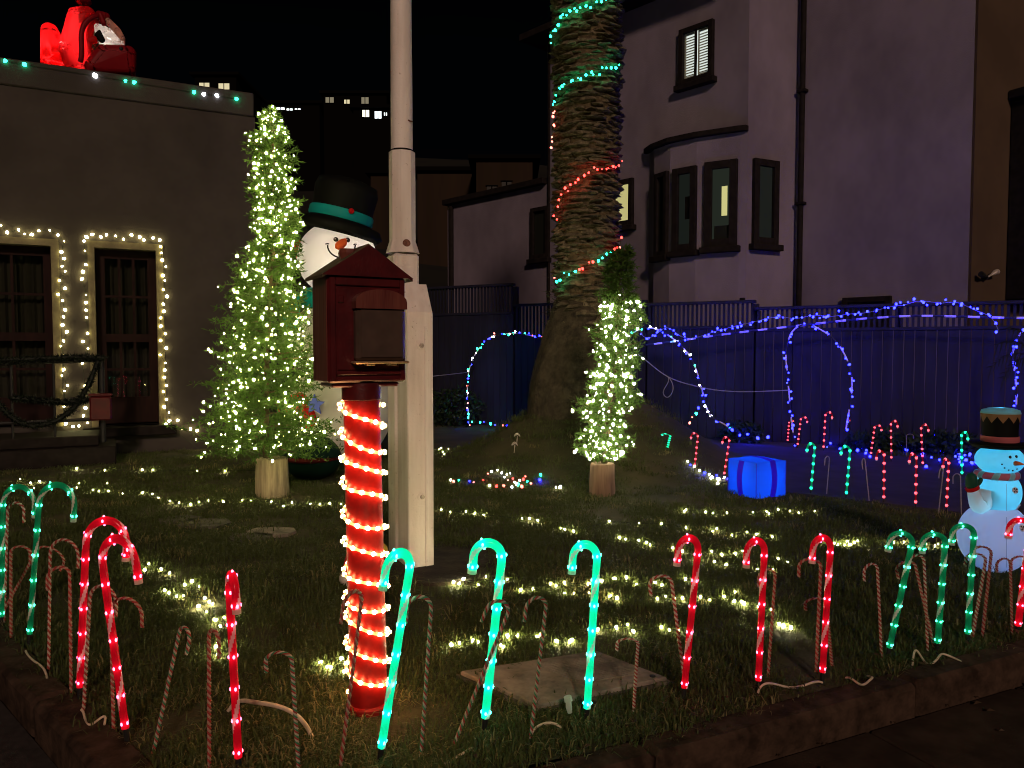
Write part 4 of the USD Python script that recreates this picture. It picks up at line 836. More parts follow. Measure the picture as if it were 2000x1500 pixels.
for a in [
 ('sgreen', 1303, 878, 1309, 852, -16, 'small green lit cane farthest left, at the foot of the palm mound'),
 ('sred', 1356, 918, 1363, 853, -14, 'small red lit cane right of the palm mound, farther from the blue gift box'),
 ('sred', 1413, 936, 1424, 862, -14, 'small red lit cane just left of the blue gift box'),
 ('sred', 1538, 866, 1541, 826, 13, 'small red lit cane behind the blue gift box under the second arch leg'),
 ('sred', 1557, 876, 1564, 820, 16, 'small red lit cane beside the first arch leg right of the gift box'),
 ('sred', 1608, 884, 1612, 812, 16, 'tallest of the small red lit canes, inside the blue arch'),
 ('sred', 1650, 868, 1648, 820, 14, 'small red lit cane at the right leg of the blue arch'),
 ('sred', 1700, 894, 1708, 836, 17, 'small red lit cane leaning right, first one past the blue arch'),
 ('sred', 1741, 905, 1740, 830, 13, 'small red lit cane in the back row, second past the blue arch'),
 ('sred', 1803, 916, 1799, 838, 14, 'small red lit cane farthest right in the back row'),
 ('sgreen', 1583, 968, 1591, 876, -16, 'small green lit cane close to the right of the blue gift box'),
 ('sgreen', 1652, 977, 1660, 882, -17, 'small green lit cane, second in the front row of the drive'),
 ('sred', 1726, 986, 1727, 890, -17, 'small red lit cane first in the front row of the drive'),
 ('sred', 1788, 996, 1790, 896, -17, 'small red lit cane second in the front row of the drive'),
 ('sred', 1848, 1002, 1853, 906, -16, 'small red lit cane third in the front row, nearest the small snowman'),
 ('sgreen', 1879, 936, 1878, 852, 4, 'small green lit cane seen edge on behind the raised mitten of the small snowman'),
 ('gr', 1614, 970, 1620, 898, -13, 'thin unlit grey cane between the two small green canes'),
 ('gr', 1698, 982, 1690, 902, -12, 'thin unlit grey cane leaning left beside the second small green cane'),
 ('gr', 1771, 892, 1770, 852, 14, 'thin unlit grey cane in the back row before the fence'),
 ('gr', 1833, 1002, 1842, 922, -14, 'thin unlit grey cane beside the third small red cane of the front row'),
 ('gr', 1878, 1008, 1876, 932, -18, 'thin unlit grey cane nearest the small snowman')]:
    cane(*a, FAR)
# ------------------------------------------------------------------ inflatables
cloth('cloth_white', (0.80, 0.78, 0.76)); cloth('cloth_red', (0.72, 0.015, 0.02)); cloth('cloth_dark_red', (0.25, 0.006, 0.012), 0.35); cloth('cloth_cyan', (0.35, 0.78, 0.85)); cloth('cloth_blue', (0.03, 0.17, 0.85)); cloth('cloth_purple', (0.10, 0.02, 0.55))
cloth('cloth_teal', (0.01, 0.33, 0.36), 0.4); cloth('cloth_black', (0.0032, 0.0034, 0.003), 0.1, 0.7); cloth('cloth_moss', (0.005, 0.022, 0.016), 0.2, 0.6); cloth('cloth_maroon', (0.07, 0.004, 0.006), 0.2, 0.6); cloth('cloth_orange', (0.85, 0.16, 0.04), 0.3); cloth('cloth_green', (0.012, 0.07, 0.05), 0.2); cloth('cloth_pink', (0.80, 0.22, 0.26)); cloth('cloth_skin', (0.72, 0.40, 0.32)); cloth('cloth_brown', (0.24, 0.14, 0.07), 0.2); cloth('cloth_sage', (0.22, 0.33, 0.22))
glow('lamp_white', (1.0, 0.86, 0.74), 100.0); glow('lamp_cyan', (0.13, 0.58, 0.92), 23.0); glow('lamp_lavender', (0.10, 0.33, 1.0), 13.0); glow('lamp_red', (1.0, 0.75, 0.65), 190.0); glow('lamp_blue', (0.03, 0.38, 1.0), 60.0); glow('lamp_pale', (1.0, 0.90, 0.82), 75.0)
def on_ball(px, py, c, r, out=0.0):
    d = ray(px, py); o = np.array([0, 0, EYE]) - c; R = np.asarray(r, float) + out; d2, o2 = d / R, o / R
    a, b, cc = d2 @ d2, 2 * d2 @ o2, o2 @ o2 - 1; t = (-b - math.sqrt(max(b * b - 4 * a * cc, 0))) / (2 * a)
    return np.array([0, 0, EYE]) + d * t
def seam(pts, r, m, p, name='seam'): obj(name, tube(smoothpath(pts, 18), r, 5), m, p)
def lobed(c, r, n=8, depth=0.03, sub=4, flat=0.0):
    m = ball((0, 0, 0), 1.0, sub); v = np.asarray(m.vertices); a = np.arctan2(v[:, 1], v[:, 0])
    v = v * (1 - depth * (np.abs(np.sin(a * n / 2)) < 0.12)[:, None] * np.sqrt(np.clip(1 - v[:, 2:] ** 2, 0, 1)))
    v[:, 2] = np.maximum(v[:, 2], -1 + flat); m.vertices = v * np.broadcast_to(np.asarray(r, float), (3,)) + np.asarray(c); return m

# small snowman, right edge
sb = G(1949, 1117); ks = sb[1] / 1500.0
SZ = lambda y: EYE + (680 - y) * ks
SX = lambda x: (x - 1000) * ks
sm = thing('inflatable_snowman', 'small inflatable snowman glowing cyan, in a top hat and waving a dark mitten', 'snowman', tuple(sb))
cc = np.array([SX(1950), sb[1], 0.0])
low_c = np.array([SX(1952), sb[1], SZ(1052)]); low_r = np.array([0.228, 0.228, 0.245])
mid_c = np.array([SX(1952), sb[1], SZ(962)]); mid_r = np.array([0.155, 0.155, 0.165])
hd_c = np.array([SX(1956), sb[1] - 0.01, SZ(898)]); hd_r = np.array([0.150, 0.150, 0.105])
obj('lower_body', lobed(low_c, low_r, 8, 0.03, 4, 0.06), 'cloth_white', sm, True)
obj('upper_body', lobed(mid_c, mid_r, 8, 0.03, 4), 'cloth_cyan', sm, True)
obj('head', lobed(hd_c, hd_r, 8, 0.03, 4), 'cloth_cyan', sm, True)
obj('lamp', ball(mid_c + [0.0, 0, 0.01], 0.035, 1), 'lamp_cyan', sm); obj('lamp', ball(hd_c, 0.03, 1), 'lamp_cyan', sm); obj('lamp', ball(low_c + [0, 0, 0.02], 0.05, 1), 'lamp_lavender', sm)
rad = lambda h: None
sv = lobed((0, 0, 0), (1, 1, 1), 8, 0, 2)
scarf = revolve([(0.118 + 0.020 * math.cos(a_), 0.026 * math.sin(a_)) for a_ in np.linspace(-math.pi, math.pi, 12)], (0, 0, 0), 28); 
sf = obj('scarf', trimesh.Trimesh(np.asarray(scarf.vertices) + np.array([SX(1953), sb[1], SZ(928)]), scarf.faces, process=False), 'cloth_pink', sm, True)
for k in range(7):
    a_ = -math.pi / 2 + (k - 3) * 0.75; ring = [np.array([SX(1953) + (0.118 + 0.0225 * math.cos(b_)) * math.cos(a_ + c_ * 0.3 + b_ * 0.08), sb[1] + (0.118 + 0.0225 * math.cos(b_)) * math.sin(a_ + c_ * 0.3 + b_ * 0.08), SZ(928) + 0.0285 * math.sin(b_)]) for c_ in (0, 1) for b_ in np.linspace(-1.7, 1.7, 8)]
    f_ = [[i_, i_ + 1, i_ + 9] for i_ in range(7)] + [[i_, i_ + 9, i_ + 8] for i_ in range(7)]
    obj('scarf_stripe', trimesh.Trimesh(np.array(ring), np.array(f_), process=False), 'cloth_cyan', sf)
hz = SZ(868)
hc = (SX(1955), sb[1] - 0.01, 0)
obj('hat_brim', revolve([(0.05, hz - 0.012), (0.16, hz - 0.02), (0.185, hz - 0.004), (0.18, hz + 0.014), (0.10, hz + 0.022)], hc, 36), 'cloth_black', sm, True)
obj('hat_band', revolve([(0.113, hz + 0.016), (0.117, hz + 0.026), (0.117, hz + 0.052), (0.113, hz + 0.060)], hc, 36), 'cloth_pink', sm, True)
obj('hat_crown', revolve([(0.110, hz + 0.010), (0.108, hz + 0.10), (0.116, hz + 0.218), (0.10, hz + 0.226), (0.001, hz + 0.230)], hc, 36), 'cloth_black', sm, 40)
nn = 44; vv = []
for k in range(nn):
    a_ = 2 * math.pi * k / nn; zl = hz + 0.175 + 0.022 * math.cos(k * math.pi * 0.5) 
    vv += [[hc[0] + 0.1175 * math.cos(a_), hc[1] + 0.1175 * math.sin(a_), zl], [hc[0] + 0.120 * math.cos(a_), hc[1] + 0.120 * math.sin(a_), hz + 0.214]]
k = np.arange(nn); kn = (k + 1) % nn
obj('snow_fringe', trimesh.Trimesh(np.array(vv), np.vstack([np.stack([2 * k, 2 * kn, 2 * kn + 1], 1), np.stack([2 * k, 2 * kn + 1, 2 * k + 1], 1)]), process=False), 'cloth_brown', sm)
obj('hat_top', revolve([(0.121, hz + 0.214), (0.114, hz + 0.236), (0.07, hz + 0.250), (0.001, hz + 0.255)], hc, 36), 'cloth_cyan', sm, True)
obj('lamp', ball((hc[0], hc[1], hz + 0.240), 0.012, 1), 'lamp_cyan', sm)
arm0, arm1, arm2 = mid_c + [-0.10, -0.04, 0.01], np.array([SX(1909), sb[1] - 0.07, SZ(984)]), np.array([SX(1891), sb[1] - 0.09, SZ(951)])
obj('arm', tube(smoothpath([arm0, arm1 + [0.0, 0, -0.005], arm2], 12), np.linspace(0.075, 0.036, 12), 16), 'cloth_white', sm, True)
obj('lamp', ball(arm1 + [0.01, 0, 0.0], 0.012, 1), 'lamp_cyan', sm)
obj('cuff', tube([arm2 + [0.004, 0, -0.008], arm2 + [-0.006, 0, 0.012]], [0.043, 0.046], 16), 'cloth_red', sm, True)
mt_ = trimesh.convex.convex_hull(np.vstack([ball(arm2 + [-0.008, 0, 0.03], 0.040, 2).vertices, ball(arm2 + [-0.012, 0, 0.072], 0.036, 2).vertices]))
mi_ = obj('mitten', mt_, 'cloth_green', sm, True)
obj('thumb', tube(smoothpath([arm2 + [0.02, -0.01, 0.03], arm2 + [0.04, -0.015, 0.055], arm2 + [0.048, -0.015, 0.075]], 6), [0.018, 0.018, 0.017, 0.016, 0.014, 0.008], 8), 'cloth_green', mi_, True)
obj('nose', tube([on_ball(1983, 905, hd_c, hd_r, -0.005), on_ball(1983, 905, hd_c, hd_r, 0.02) + [0.02, -0.01, 0], on_ball(1983, 905, hd_c, hd_r, 0.03) + [0.055, -0.01, -0.006]], [0.017, 0.012, 0.002], 10), 'cloth_orange', sm, True)
for ex, ey in ((1973, 893), (1985, 892)): obj('eye', ball(on_ball(ex, ey, hd_c, hd_r), (0.009, 0.006, 0.011), 2), 'black', sm)
for ex, ey in ((1957, 907), (1962, 914), (1970, 918), (1978, 919), (1986, 916)): obj('mouth_dot', ball(on_ball(ex, ey, hd_c, hd_r), 0.0055, 1), 'black', sm)
for ex, ey, c_, r_ in ((1982, 958, mid_c, mid_r), (1988, 990, mid_c, mid_r), (1996, 1032, low_c, low_r)):
    p = on_ball(ex, ey, c_, r_, 0.001); n_ = (p - c_) / np.asarray(r_) ** 2; n_ /= np.linalg.norm(n_)
    bt = obj('button', tube([p, p + n_ * 0.006], 0.022, 18), 'striped_white', sm)
    e1_ = np.cross(n_, [0, 0, 1.0]); e1_ /= np.linalg.norm(e1_); e2_ = np.cross(n_, e1_)
    for k in range(4):
        a_ = k * math.pi / 2 + 0.3; ps = [p + n_ * 0.008] + [p + n_ * 0.008 + 0.019 * (math.cos(a_ + d_) * e1_ + math.sin(a_ + d_) * e2_) for d_ in (0, 0.25, 0.5, 0.75)]
        obj('swirl', trimesh.Trimesh(np.array(ps), np.array([[0, 1, 2], [0, 2, 3], [0, 3, 4]]), process=False), 'black', bt)
for c_, r_ in ((mid_c, mid_r), (low_c, low_r)):
    xs_ = [on_ball(1966, y_, c_, r_, 0.0012) for y_ in (np.linspace(945, 1000, 8) if c_ is mid_c else np.linspace(1010, 1108, 10))]; seam(xs_, 0.0016, 'cable_grey', sm)

# tall snowman behind the lit tree and the call box
tb = G(656, 915); kt = tb[1] / 1500.0
TZ = lambda y: EYE + (680 - y) * kt
TX = lambda x: (x - 1000) * kt
ts = thing('inflatable_snowman', 'giant inflatable snowman with smiling white face and tilted hat, behind the red call box', 'snowman', tuple(tb))
hc_, hr_ = np.array([TX(661), tb[1], TZ(507)]), np.array([0.50, 0.48, 0.47])
obj('head', lobed(hc_, hr_, 10, 0.012, 4), 'cloth_white', ts, True)
obj('lamp', ball(hc_ + [0.16, -0.10, -0.14], 0.05, 1), 'lamp_white', ts)
m2c, m2r = np.array([TX(662), tb[1], TZ(672)]), np.array([0.60, 0.56, 0.62]); m3c, m3r = np.array([TX(664), tb[1], TZ(800)]), np.array([0.66, 0.64, 0.70])
obj('middle_body', lobed(m2c, m2r, 10, 0.02, 4), 'cloth_white', ts, True)
obj('lower_body', lobed(m3c, m3r, 10, 0.02, 4, 0.05), 'cloth_white', ts, True)
obj('scarf', revolve([(0.40 + 0.13 * math.cos(a_), 0.13 * math.sin(a_)) for a_ in np.linspace(-math.pi, math.pi, 14)], (TX(660), tb[1], TZ(585)), 32), 'cloth_teal', ts, True)
obj('scarf_end', trimesh.convex.convex_hull(np.vstack([ball((TX(596), tb[1] - 0.50, TZ(590)), 0.10, 2).vertices, ball((TX(592), tb[1] - 0.56, TZ(640)), 0.09, 2).vertices])), 'cloth_teal', ts, True)
tilt = trimesh.transformations.rotation_matrix(math.radians(13), [0, 1, 0]); 
hb = np.array([TX(664), tb[1], TZ(449)])
def hat(profile, sides=40, grow=1.0):
    m = revolve(profile, (0, 0, 0), sides); m.apply_transform(tilt); m.apply_translation(hb); return m
obj('hat_brim', hat([(0.30, -0.02), (0.50, -0.09), (0.56, -0.02), (0.52, 0.06), (0.38, 0.10)]), 'cloth_black', ts, True)
obj('hat_band', hat([(0.395, 0.10), (0.408, 0.13), (0.404, 0.21), (0.392, 0.225)]), 'cloth_teal', ts, True)
obj('hat_crown', hat([(0.38, 0.05), (0.385, 0.30), (0.40, 0.48), (0.37, 0.58), (0.20, 0.63), (0.001, 0.64)]), 'cloth_black', ts, True)
bo = hb + np.array([0.24, -0.36, 0.16]); obj('holly_berry', ball(bo, 0.035, 2), 'cloth_red', ts)
obj('ear_muff', ball((TX(592), tb[1] - 0.06, TZ(492)), (0.08, 0.13, 0.13), 3), 'cloth_red', ts, True)
for ex, ey in ((656, 468), (679, 469)):
    e_ = obj('eye', ball(on_ball(ex, ey, hc_, hr_, 0.0), (0.030, 0.02, 0.032), 2), 'black', ts, True); obj('glint', ball(on_ball(ex - 1.5, ey - 1.5, hc_, hr_, 0.019), 0.007, 1), 'striped_white', e_)
n0 = on_ball(667, 480, hc_, hr_, -0.01)
obj('nose', tube([n0 + [0.045, 0.01, 0.075], n0 + [0.03, -0.05, 0.03], n0 + [0.0, -0.13, -0.02], n0 + [-0.015, -0.20, -0.045]], [0.020, 0.050, 0.055, 0.020], 14), 'cloth_orange', ts, True)
seam([on_ball(x, y, hc_, hr_, 0.004) for x, y in ((640, 479), (641, 486), (645, 493), (652, 499), (662, 503), (673, 503), (684, 498), (691, 489), (694, 479))], 0.010, 'black', ts, 'smile')
for x, y, dx in ((639, 477, 3.5), (693.5, 478, 3)): seam([on_ball(x - dx, y, hc_, hr_, 0.004), on_ball(x, y - 1, hc_, hr_, 0.004), on_ball(x + dx, y - 0.5, hc_, hr_, 0.004)], 0.008, 'black', ts, 'smile_crease')
obj('mitten', trimesh.convex.convex_hull(np.vstack([ball((TX(588), tb[1] - 0.62, TZ(788)), 0.12, 2).vertices, ball((TX(612), tb[1] - 0.66, TZ(776)), 0.10, 2).vertices])), 'cloth_red', ts, True)
obj('mitten', ball((TX(625), tb[1] - 0.66, TZ(808)), (0.11, 0.08, 0.15), 3), 'cloth_red', ts, True)
st_ = np.array([TX(641), tb[1] - 0.72, TZ(783)]); q = []
for k in range(10):
    r_ = 0.13 if k % 2 == 0 else 0.06; a_ = k * math.pi / 5 + 0.3; q.append([st_[0] + r_ * math.cos(a_), st_[2] + r_ * math.sin(a_)])
star = trimesh.creation.extrude_polygon(Polygon(q), 0.03, engine='earcut'); vv = np.asarray(star.vertices); star.vertices = np.stack([vv[:, 0], st_[1] + vv[:, 2], vv[:, 1]], 1)
mat('star_blue', (0.10, 0.14, 0.75), 0.5); obj('star', star, 'star_blue', ts)
og = thing('inflatable_ornament', 'dark green round ornament with a red stripe lying at the foot of the giant snowman', 'ornament', (TX(640), tb[1] - 0.75, 0))
oc = np.array([TX(640), tb[1] - 0.82, 0.26]); obj('ball', lobed(oc, (0.34, 0.30, 0.27), 8, 0.02, 3), 'cloth_moss', og, True)
obj('stripe', revolve([(0.300, -0.03), (0.343, -0.012), (0.345, 0.012), (0.300, 0.03)], oc, 36), 'cloth_maroon', og, True)
obj('neck', tube([oc + [-0.30, -0.03, -0.08], oc + [-0.46, -0.06, -0.12]], [0.13, 0.11], 14), 'cloth_black', og, True)

# helicopter on the roof of the stucco building
HPp = FP[:2] - FN * 0.75
def hp(px, py): return ONP(px, py, HPp, FN)
hk = hp(180, 100)[1] / 1500.0
he = thing('inflatable_helicopter', 'red glowing inflatable helicopter with a bearded pilot, on the roof of the stucco building', 'inflatable', (*hp(180, 150)[:2], ZT - 0.45))
def soft(m, size=0.09, n=7):
    v, f = trimesh.remesh.subdivide_to_size(m.vertices, m.faces, size); m = trimesh.Trimesh(v, f); m.merge_vertices()
    return trimesh.smoothing.filter_taubin(m, iterations=n * 2)
def blob(sp, depth=0.30, sub=2):
    q = []
    for x, y, r in sp:
        for o_ in (-1, 1): q.append(ball(hp(x, y) + np.r_[FN * depth * o_, 0], r * hk, sub).vertices)
    return soft(trimesh.convex.convex_hull(np.vstack(q)))
obj('tail_fin', blob([(98, 66, 15), (94, 128, 12), (122, 132, 10), (112, 76, 8)], 0.10), 'cloth_red', he, True)
obj('tail_boom', blob([(104, 114, 14), (132, 112, 18), (130, 138, 6), (100, 138, 6)], 0.10), 'cloth_red', he, True)
obj('fuselage', blob([(150, 46, 13), (172, 46, 15), (136, 110, 16), (140, 146, 8), (166, 146, 8), (164, 90, 12)], 0.34), 'cloth_red', he, True)
obj('cabin_roof', blob([(170, 52, 12), (188, 60, 6), (165, 66, 8)], 0.36), 'cloth_red', he, True)
obj('door_edge', tube(smoothpath([hp(160, 142) + np.r_[FN * 0.48, 0], hp(162, 100) + np.r_[FN * 0.50, 0], hp(166, 76) + np.r_[FN * 0.50, 0], hp(176, 63) + np.r_[FN * 0.50, 0], hp(192, 54) + np.r_[FN * 0.46, 0]], 16), 0.035, 8), 'cloth_dark_red', he, True)
obj('nose', blob([(182, 146, 14), (250, 121, 15), (254, 150, 10), (205, 118, 14), (196, 150, 8)], 0.36), 'cloth_dark_red', he, True)
obj('headlight', ball(hp(237, 116) + np.r_[FN * 0.46, 0], (0.03, 0.03, 0.035), 2), 'black', he)
obj('cabin_panel', blob([(174, 76, 8), (190, 66, 5), (176, 108, 8), (186, 100, 6)], 0.28), 'cloth_sage', he, True)
obj('lamp', ball(hp(112, 118), 0.03, 1), 'lamp_red', he); obj('lamp', ball(hp(152, 92), 0.055, 1), 'lamp_red', he); obj('lamp', ball(hp(98, 100), 0.03, 1), 'lamp_red', he)
fo = np.r_[FN * 0.22, 0]
def blob2(sp, depth, off):
    q = []
    for x, y, r in sp:
        for o_ in (-1, 1): q.append(ball(hp(x, y) + off + np.r_[FN * depth * o_, 0], r * hk, 2).vertices)
    return soft(trimesh.convex.convex_hull(np.vstack(q)), 0.05, 4)
plt = obj('pilot_beard', blob2([(192, 70, 7), (198, 84, 8), (222, 96, 6), (236, 98, 6), (214, 78, 8)], 0.13, fo), 'cloth_white', he, True)
obj('pilot_face', blob2([(216, 66, 6), (228, 78, 8), (238, 92, 6), (212, 58, 5)], 0.12, fo + np.r_[FN * 0.03, 0]), 'cloth_skin', he, True)
obj('pilot_nose', ball(hp(233, 80) + fo + np.r_[FN * 0.14, 0], 0.04, 2), 'cloth_skin', he, True)
obj('pilot_cap', blob2([(196, 48, 8), (208, 50, 7), (188, 56, 5)], 0.14, fo), 'cloth_dark_red', he, True)
obj('cap_flap', tube(smoothpath([hp(196, 46) + np.r_[FN * 0.42, 0], hp(201, 58) + np.r_[FN * 0.43, 0], hp(205, 70) + np.r_[FN * 0.43, 0]], 8), 0.035, 8), 'cloth_dark_red', he, True)
g0 = hp(214, 66) + np.r_[FN * 0.39, 0]
for dx in (0.0, 0.0):
    a_ = np.linspace(0, 2 * math.pi, 20); gpt = g0[None] + np.stack([0.055 * np.cos(a_) * FU[0], 0.055 * np.cos(a_) * FU[1], 0.05 * np.sin(a_)], 1)
obj('spectacles', tube(gpt, 0.010, 6, False), 'black', he, True)
obj('pilot_arm', tube(smoothpath([hp(172, 98) + np.r_[FN * 0.36, 0], hp(180, 96) + np.r_[FN * 0.38, 0], hp(190, 95) + np.r_[FN * 0.38, 0]], 8), 0.05, 10), 'cloth_red', he, True)
obj('pilot_glove', trimesh.convex.convex_hull(np.vstack([ball(hp(194, 88) + np.r_[FN * 0.40, 0], 0.05, 2).vertices, ball(hp(200, 96) + np.r_[FN * 0.40, 0], 0.045, 2).vertices, ball(hp(196, 80) + np.r_[FN * 0.40, 0], 0.02, 2).vertices])), 'cloth_black', he, True)
obj('lamp', ball(hp(214, 84) + fo, 0.022, 1), 'lamp_pale', he)
obj('rotor_mast', tube([hp(158, 34), hp(160, 12)], 0.03, 8), 'black', he)
obj('rotor_hub', ball(hp(163, 3), (0.11, 0.11, 0.06), 2), 'cloth_dark_red', he, True)

# blue gift box (inflatable) on the lawn edge
gb = G(1484, 966); Yg = gb[1]
gt = thing('inflatable_gift_box', 'blue glowing inflatable gift box with a purple ribbon, at the edge of the drive', 'gift box', tuple(gb))
gc = np.array([(1481 - 1000) * Yg / 1500, Yg]); gw = 0.205; ghh = (967 - 898) * Yg / 1500
def puff(m, amt=0.012):
    return m
bxm = trimesh.creation.box([2 * gw, 2 * gw, ghh]); 
for _ in range(4): bxm = bxm.subdivide()
v = np.asarray(bxm.vertices) / np.array([gw, gw, ghh / 2]); bul = 1 + 0.05 * (1 - np.abs(v).min(1, keepdims=True) ** 2) * 0 ; r_ = np.abs(v)
v2 = v.copy()
for ax in range(3):
    o_ = [b for b in range(3) if b != ax]; face = r_[:, ax] > 0.999; v2[face, ax] *= 1 + 0.13 * (1 - v[face][:, o_[0]] ** 2) * (1 - v[face][:, o_[1]] ** 2) + 0.05 * (meshkit.fbm(v[face] * 2.6, 3, 6) - 0.5)
v2 = v2 * np.array([gw, gw, ghh / 2]); w_ = np.stack([gc[0] + v2[:, 0] * FU[0] + v2[:, 1] * FN[0], gc[1] + v2[:, 0] * FU[1] + v2[:, 1] * FN[1], ghh / 2 + v2[:, 2] + 0.004], 1)
fl2 = np.asarray(bxm.faces)[:, ::-1]
obj('box', trimesh.Trimesh(w_, fl2, process=False), 'cloth_blue', gt, 40)
obj('lamp', ball((gc[0], gc[1], ghh * 0.42), 0.04, 1), 'lamp_blue', gt)
rb = [gc + FU * 0.02 + FN * (gw + 0.024 * 0) for _ in range(1)][0]
zz_ = np.linspace(0.0, ghh * 1.0, 9); oo = gw * (1 + 0.145 * (1 - ((zz_ - ghh / 2) / (ghh / 2)) ** 2)) + 0.006
pts_ = [(o_, z_) for o_, z_ in zip(oo, zz_)] + [(o_, ghh * (1 + 0.05 * (1 - (o_ / gw) ** 2)) + 0.008) for o_ in np.linspace(gw, -gw, 9)]
vv = np.array([[*(gc + FU * (s_ + 0.012) + FN * o_), z_ + 0.006] for o_, z_ in pts_ for s_ in (-0.038, 0.038)]); k = np.arange(len(pts_) - 1) * 2
obj('ribbon', trimesh.Trimesh(vv, np.vstack([np.stack([k, k + 1, k + 3], 1), np.stack([k, k + 3, k + 2], 1)]), process=False), 'cloth_purple', gt)
zr_ = ghh * 0.5
vv = np.array([[*(gc + FU * (-(gw * (1 + 0.145 * (1 - ((z_ - zr_) / zr_) ** 2)) + 0.006)) + FN * (s_ + 0.0)), z_ + 0.003] for z_ in zz_ for s_ in (-0.038, 0.038)]); k = np.arange(len(zz_) - 1) * 2
obj('ribbon', trimesh.Trimesh(vv, np.vstack([np.stack([k, k + 1, k + 3], 1), np.stack([k, k + 3, k + 2], 1)]), process=False), 'cloth_purple', gt)

# small plush figure mostly hidden by the pipe
fg = G(712, 1140); kf = fg[1] / 1500
pf = thing('plush_figure', 'small red and white plush ornament almost hidden behind the light-wrapped pipe', 'ornament', tuple(fg))
mat('plush_red', (0.45, 0.02, 0.03), 0.9, 0.2, 30); mat('plush_white', (0.6, 0.57, 0.5), 0.95, 0.1, 40); mat('plush_yellow', (0.6, 0.42, 0.06), 0.8)
obj('coat', revolve([(0.155, 0.06), (0.150, 0.12), (0.115, 0.24), (0.06, 0.34), (0.001, 0.37)], (fg[0] + 0.01, fg[1], 0), 24), 'plush_red', pf, True)
hm = revolve([(0.13 + 0.035 * math.cos(a_), 0.045 + 0.035 * math.sin(a_)) for a_ in np.linspace(-math.pi, math.pi, 10)], (fg[0], fg[1], 0), 28); vv = np.asarray(hm.vertices); hm.vertices = vv + 0.012 * (meshkit.noise(vv * 60, 3)[:, None] - 0.5)
obj('hem', hm, 'plush_white', pf, True)
obj('pompom', ball((fg[0] + 0.115, fg[1], 0.22), (0.04, 0.04, 0.05), 2), 'plush_yellow', pf, True)

# ------------------------------------------------------------------ strings of lights: doors, roof, lawn, arches, fence
def fpt(px, py, out=0.03): return ONP(px, py, FP[:2] + FN * out, FN)
LW_ = 'warm white strings framing the glazed doors'
d1 = [(-20, 440), (2, 440), (14, 454), (36, 449), (48, 457), (62, 458), (76, 451), (97, 450), (113, 459), (125, 471), (120, 492), (125, 505), (121, 520), (127, 530), (116, 548), (127, 563), (114, 575), (122, 587), (127, 605), (124, 619), (122, 635), (130, 648), (124, 666), (119, 676), (124, 694), (124, 722), (121, 734), (132, 753), (126, 764), (125, 794), (128, 823)]
string_lights('door_lights', 'warm white light string round the left door, cut by the picture edge', LW_, [fpt(x, y) for x, y in d1], 'warm_bulb', 0.019)
d2 = [(171, 826), (163, 812), (167, 797), (165, 767), (165, 754), (161, 709), (172, 681), (162, 667), (171, 651), (169, 620), (168, 606), (168, 591), (168, 576), (160, 545), (162, 531), (168, 517), (166, 490), (164, 471), (169, 463), (180, 458), (197, 463), (208, 459), (226, 461), (241, 467), (257, 459), (273, 463), (281, 469), (299, 465), (312, 469), (314, 482), (315, 494), (317, 508), (324, 521), (318, 538), (322, 548), (319, 566), (326, 579), (319, 594), (320, 608), (314, 621), (314, 637), (323, 652), (314, 665), (325, 680), (313, 693), (323, 709), (322, 723), (321, 737), (325, 753), (319, 765), (325, 780), (321, 795), (330, 806), (331, 822), (347, 821), (355, 837), (372, 838), (385, 841)]
string_lights('door_lights', 'warm white light string framing the right glazed door and running on to the tall tree', LW_, [fpt(x, y) for x, y in d2], 'warm_bulb', 0.019)
string_lights('porch_lights', 'short warm white string lying on the porch between the doors', LW_, [fpt(x, y, 0.06) for x, y in ((128, 828), (143, 833), (154, 832))], 'warm_bulb', 0.019)
rb_ = [(10, 119, 0), (48, 126, 1), (186, 148, 2), (245, 158, 1), (262, 161, 1), (379, 180, 1), (398, 184, 2), (424, 187, 2), (462, 193, 1)]
string_lights('roof_lights', 'sparse green and white light string along the stucco parapet', None, [fpt(x, y, 0.05) for x, y, _ in rb_], ['green_bulb' if k != 2 else 'cool_bulb' for *_, k in rb_], 0.028)
LG = 'white light strings lying on the lawn'
def lawn_string(label, px, m='lawn_bulb', r=0.0085, extra=0, seed=0, up=0.021):
    g = np.random.default_rng(400 + seed + len(px)); pts = []
    for x, y in px:
        pts.append(GG(x, y + g.uniform(-1, 1), up * g.uniform(0.7, 1.3)))
    return string_lights('lawn_lights', label, LG, pts, m, r, 0.003, gen=g)
lawn_string('faint far lawn string below the tall tree, left of its stand', [(150, 919), (205, 921), (278, 922), (299, 921), (385, 923), (440, 924), (571, 922), (590, 924), (640, 923)], seed=1)
lawn_string('long bright lawn string from the left canes to the wrapped pipe', [(40, 940), (60, 948), (66, 955), (78, 944), (105, 949), (118, 948), (150, 957), (155, 948), (182, 961), (193, 962), (212, 963), (210, 949), (240, 967), (278, 966), (298, 969), (310, 976), (332, 983), (350, 987), (373, 988), (389, 985), (407, 981), (436, 984), (473, 982), (490, 983), (530, 984), (554, 993), (570, 985), (606, 988), (625, 990), (644, 987), (666, 990)], seed=2)
lawn_string('tangled lawn string running down the left side behind the red canes', [(262, 1098), (267, 1110), (283, 1120), (291, 1108), (315, 1116), (331, 1125), (322, 1160), (330, 1166), (345, 1172), (361, 1150), (375, 1145), (390, 1152), (358, 1172), (400, 1174), (409, 1182), (388, 1190), (404, 1202), (415, 1185), (421, 1219), (430, 1232), (438, 1216), (426, 1262), (422, 1274), (427, 1290)], seed=3)
lawn_string('lawn string right of the flagpole leading toward the small tree', [(862, 1000), (880, 1004), (910, 1005), (927, 1006), (945, 1009), (1020, 1018), (1034, 1019), (1050, 1022)], seed=4)
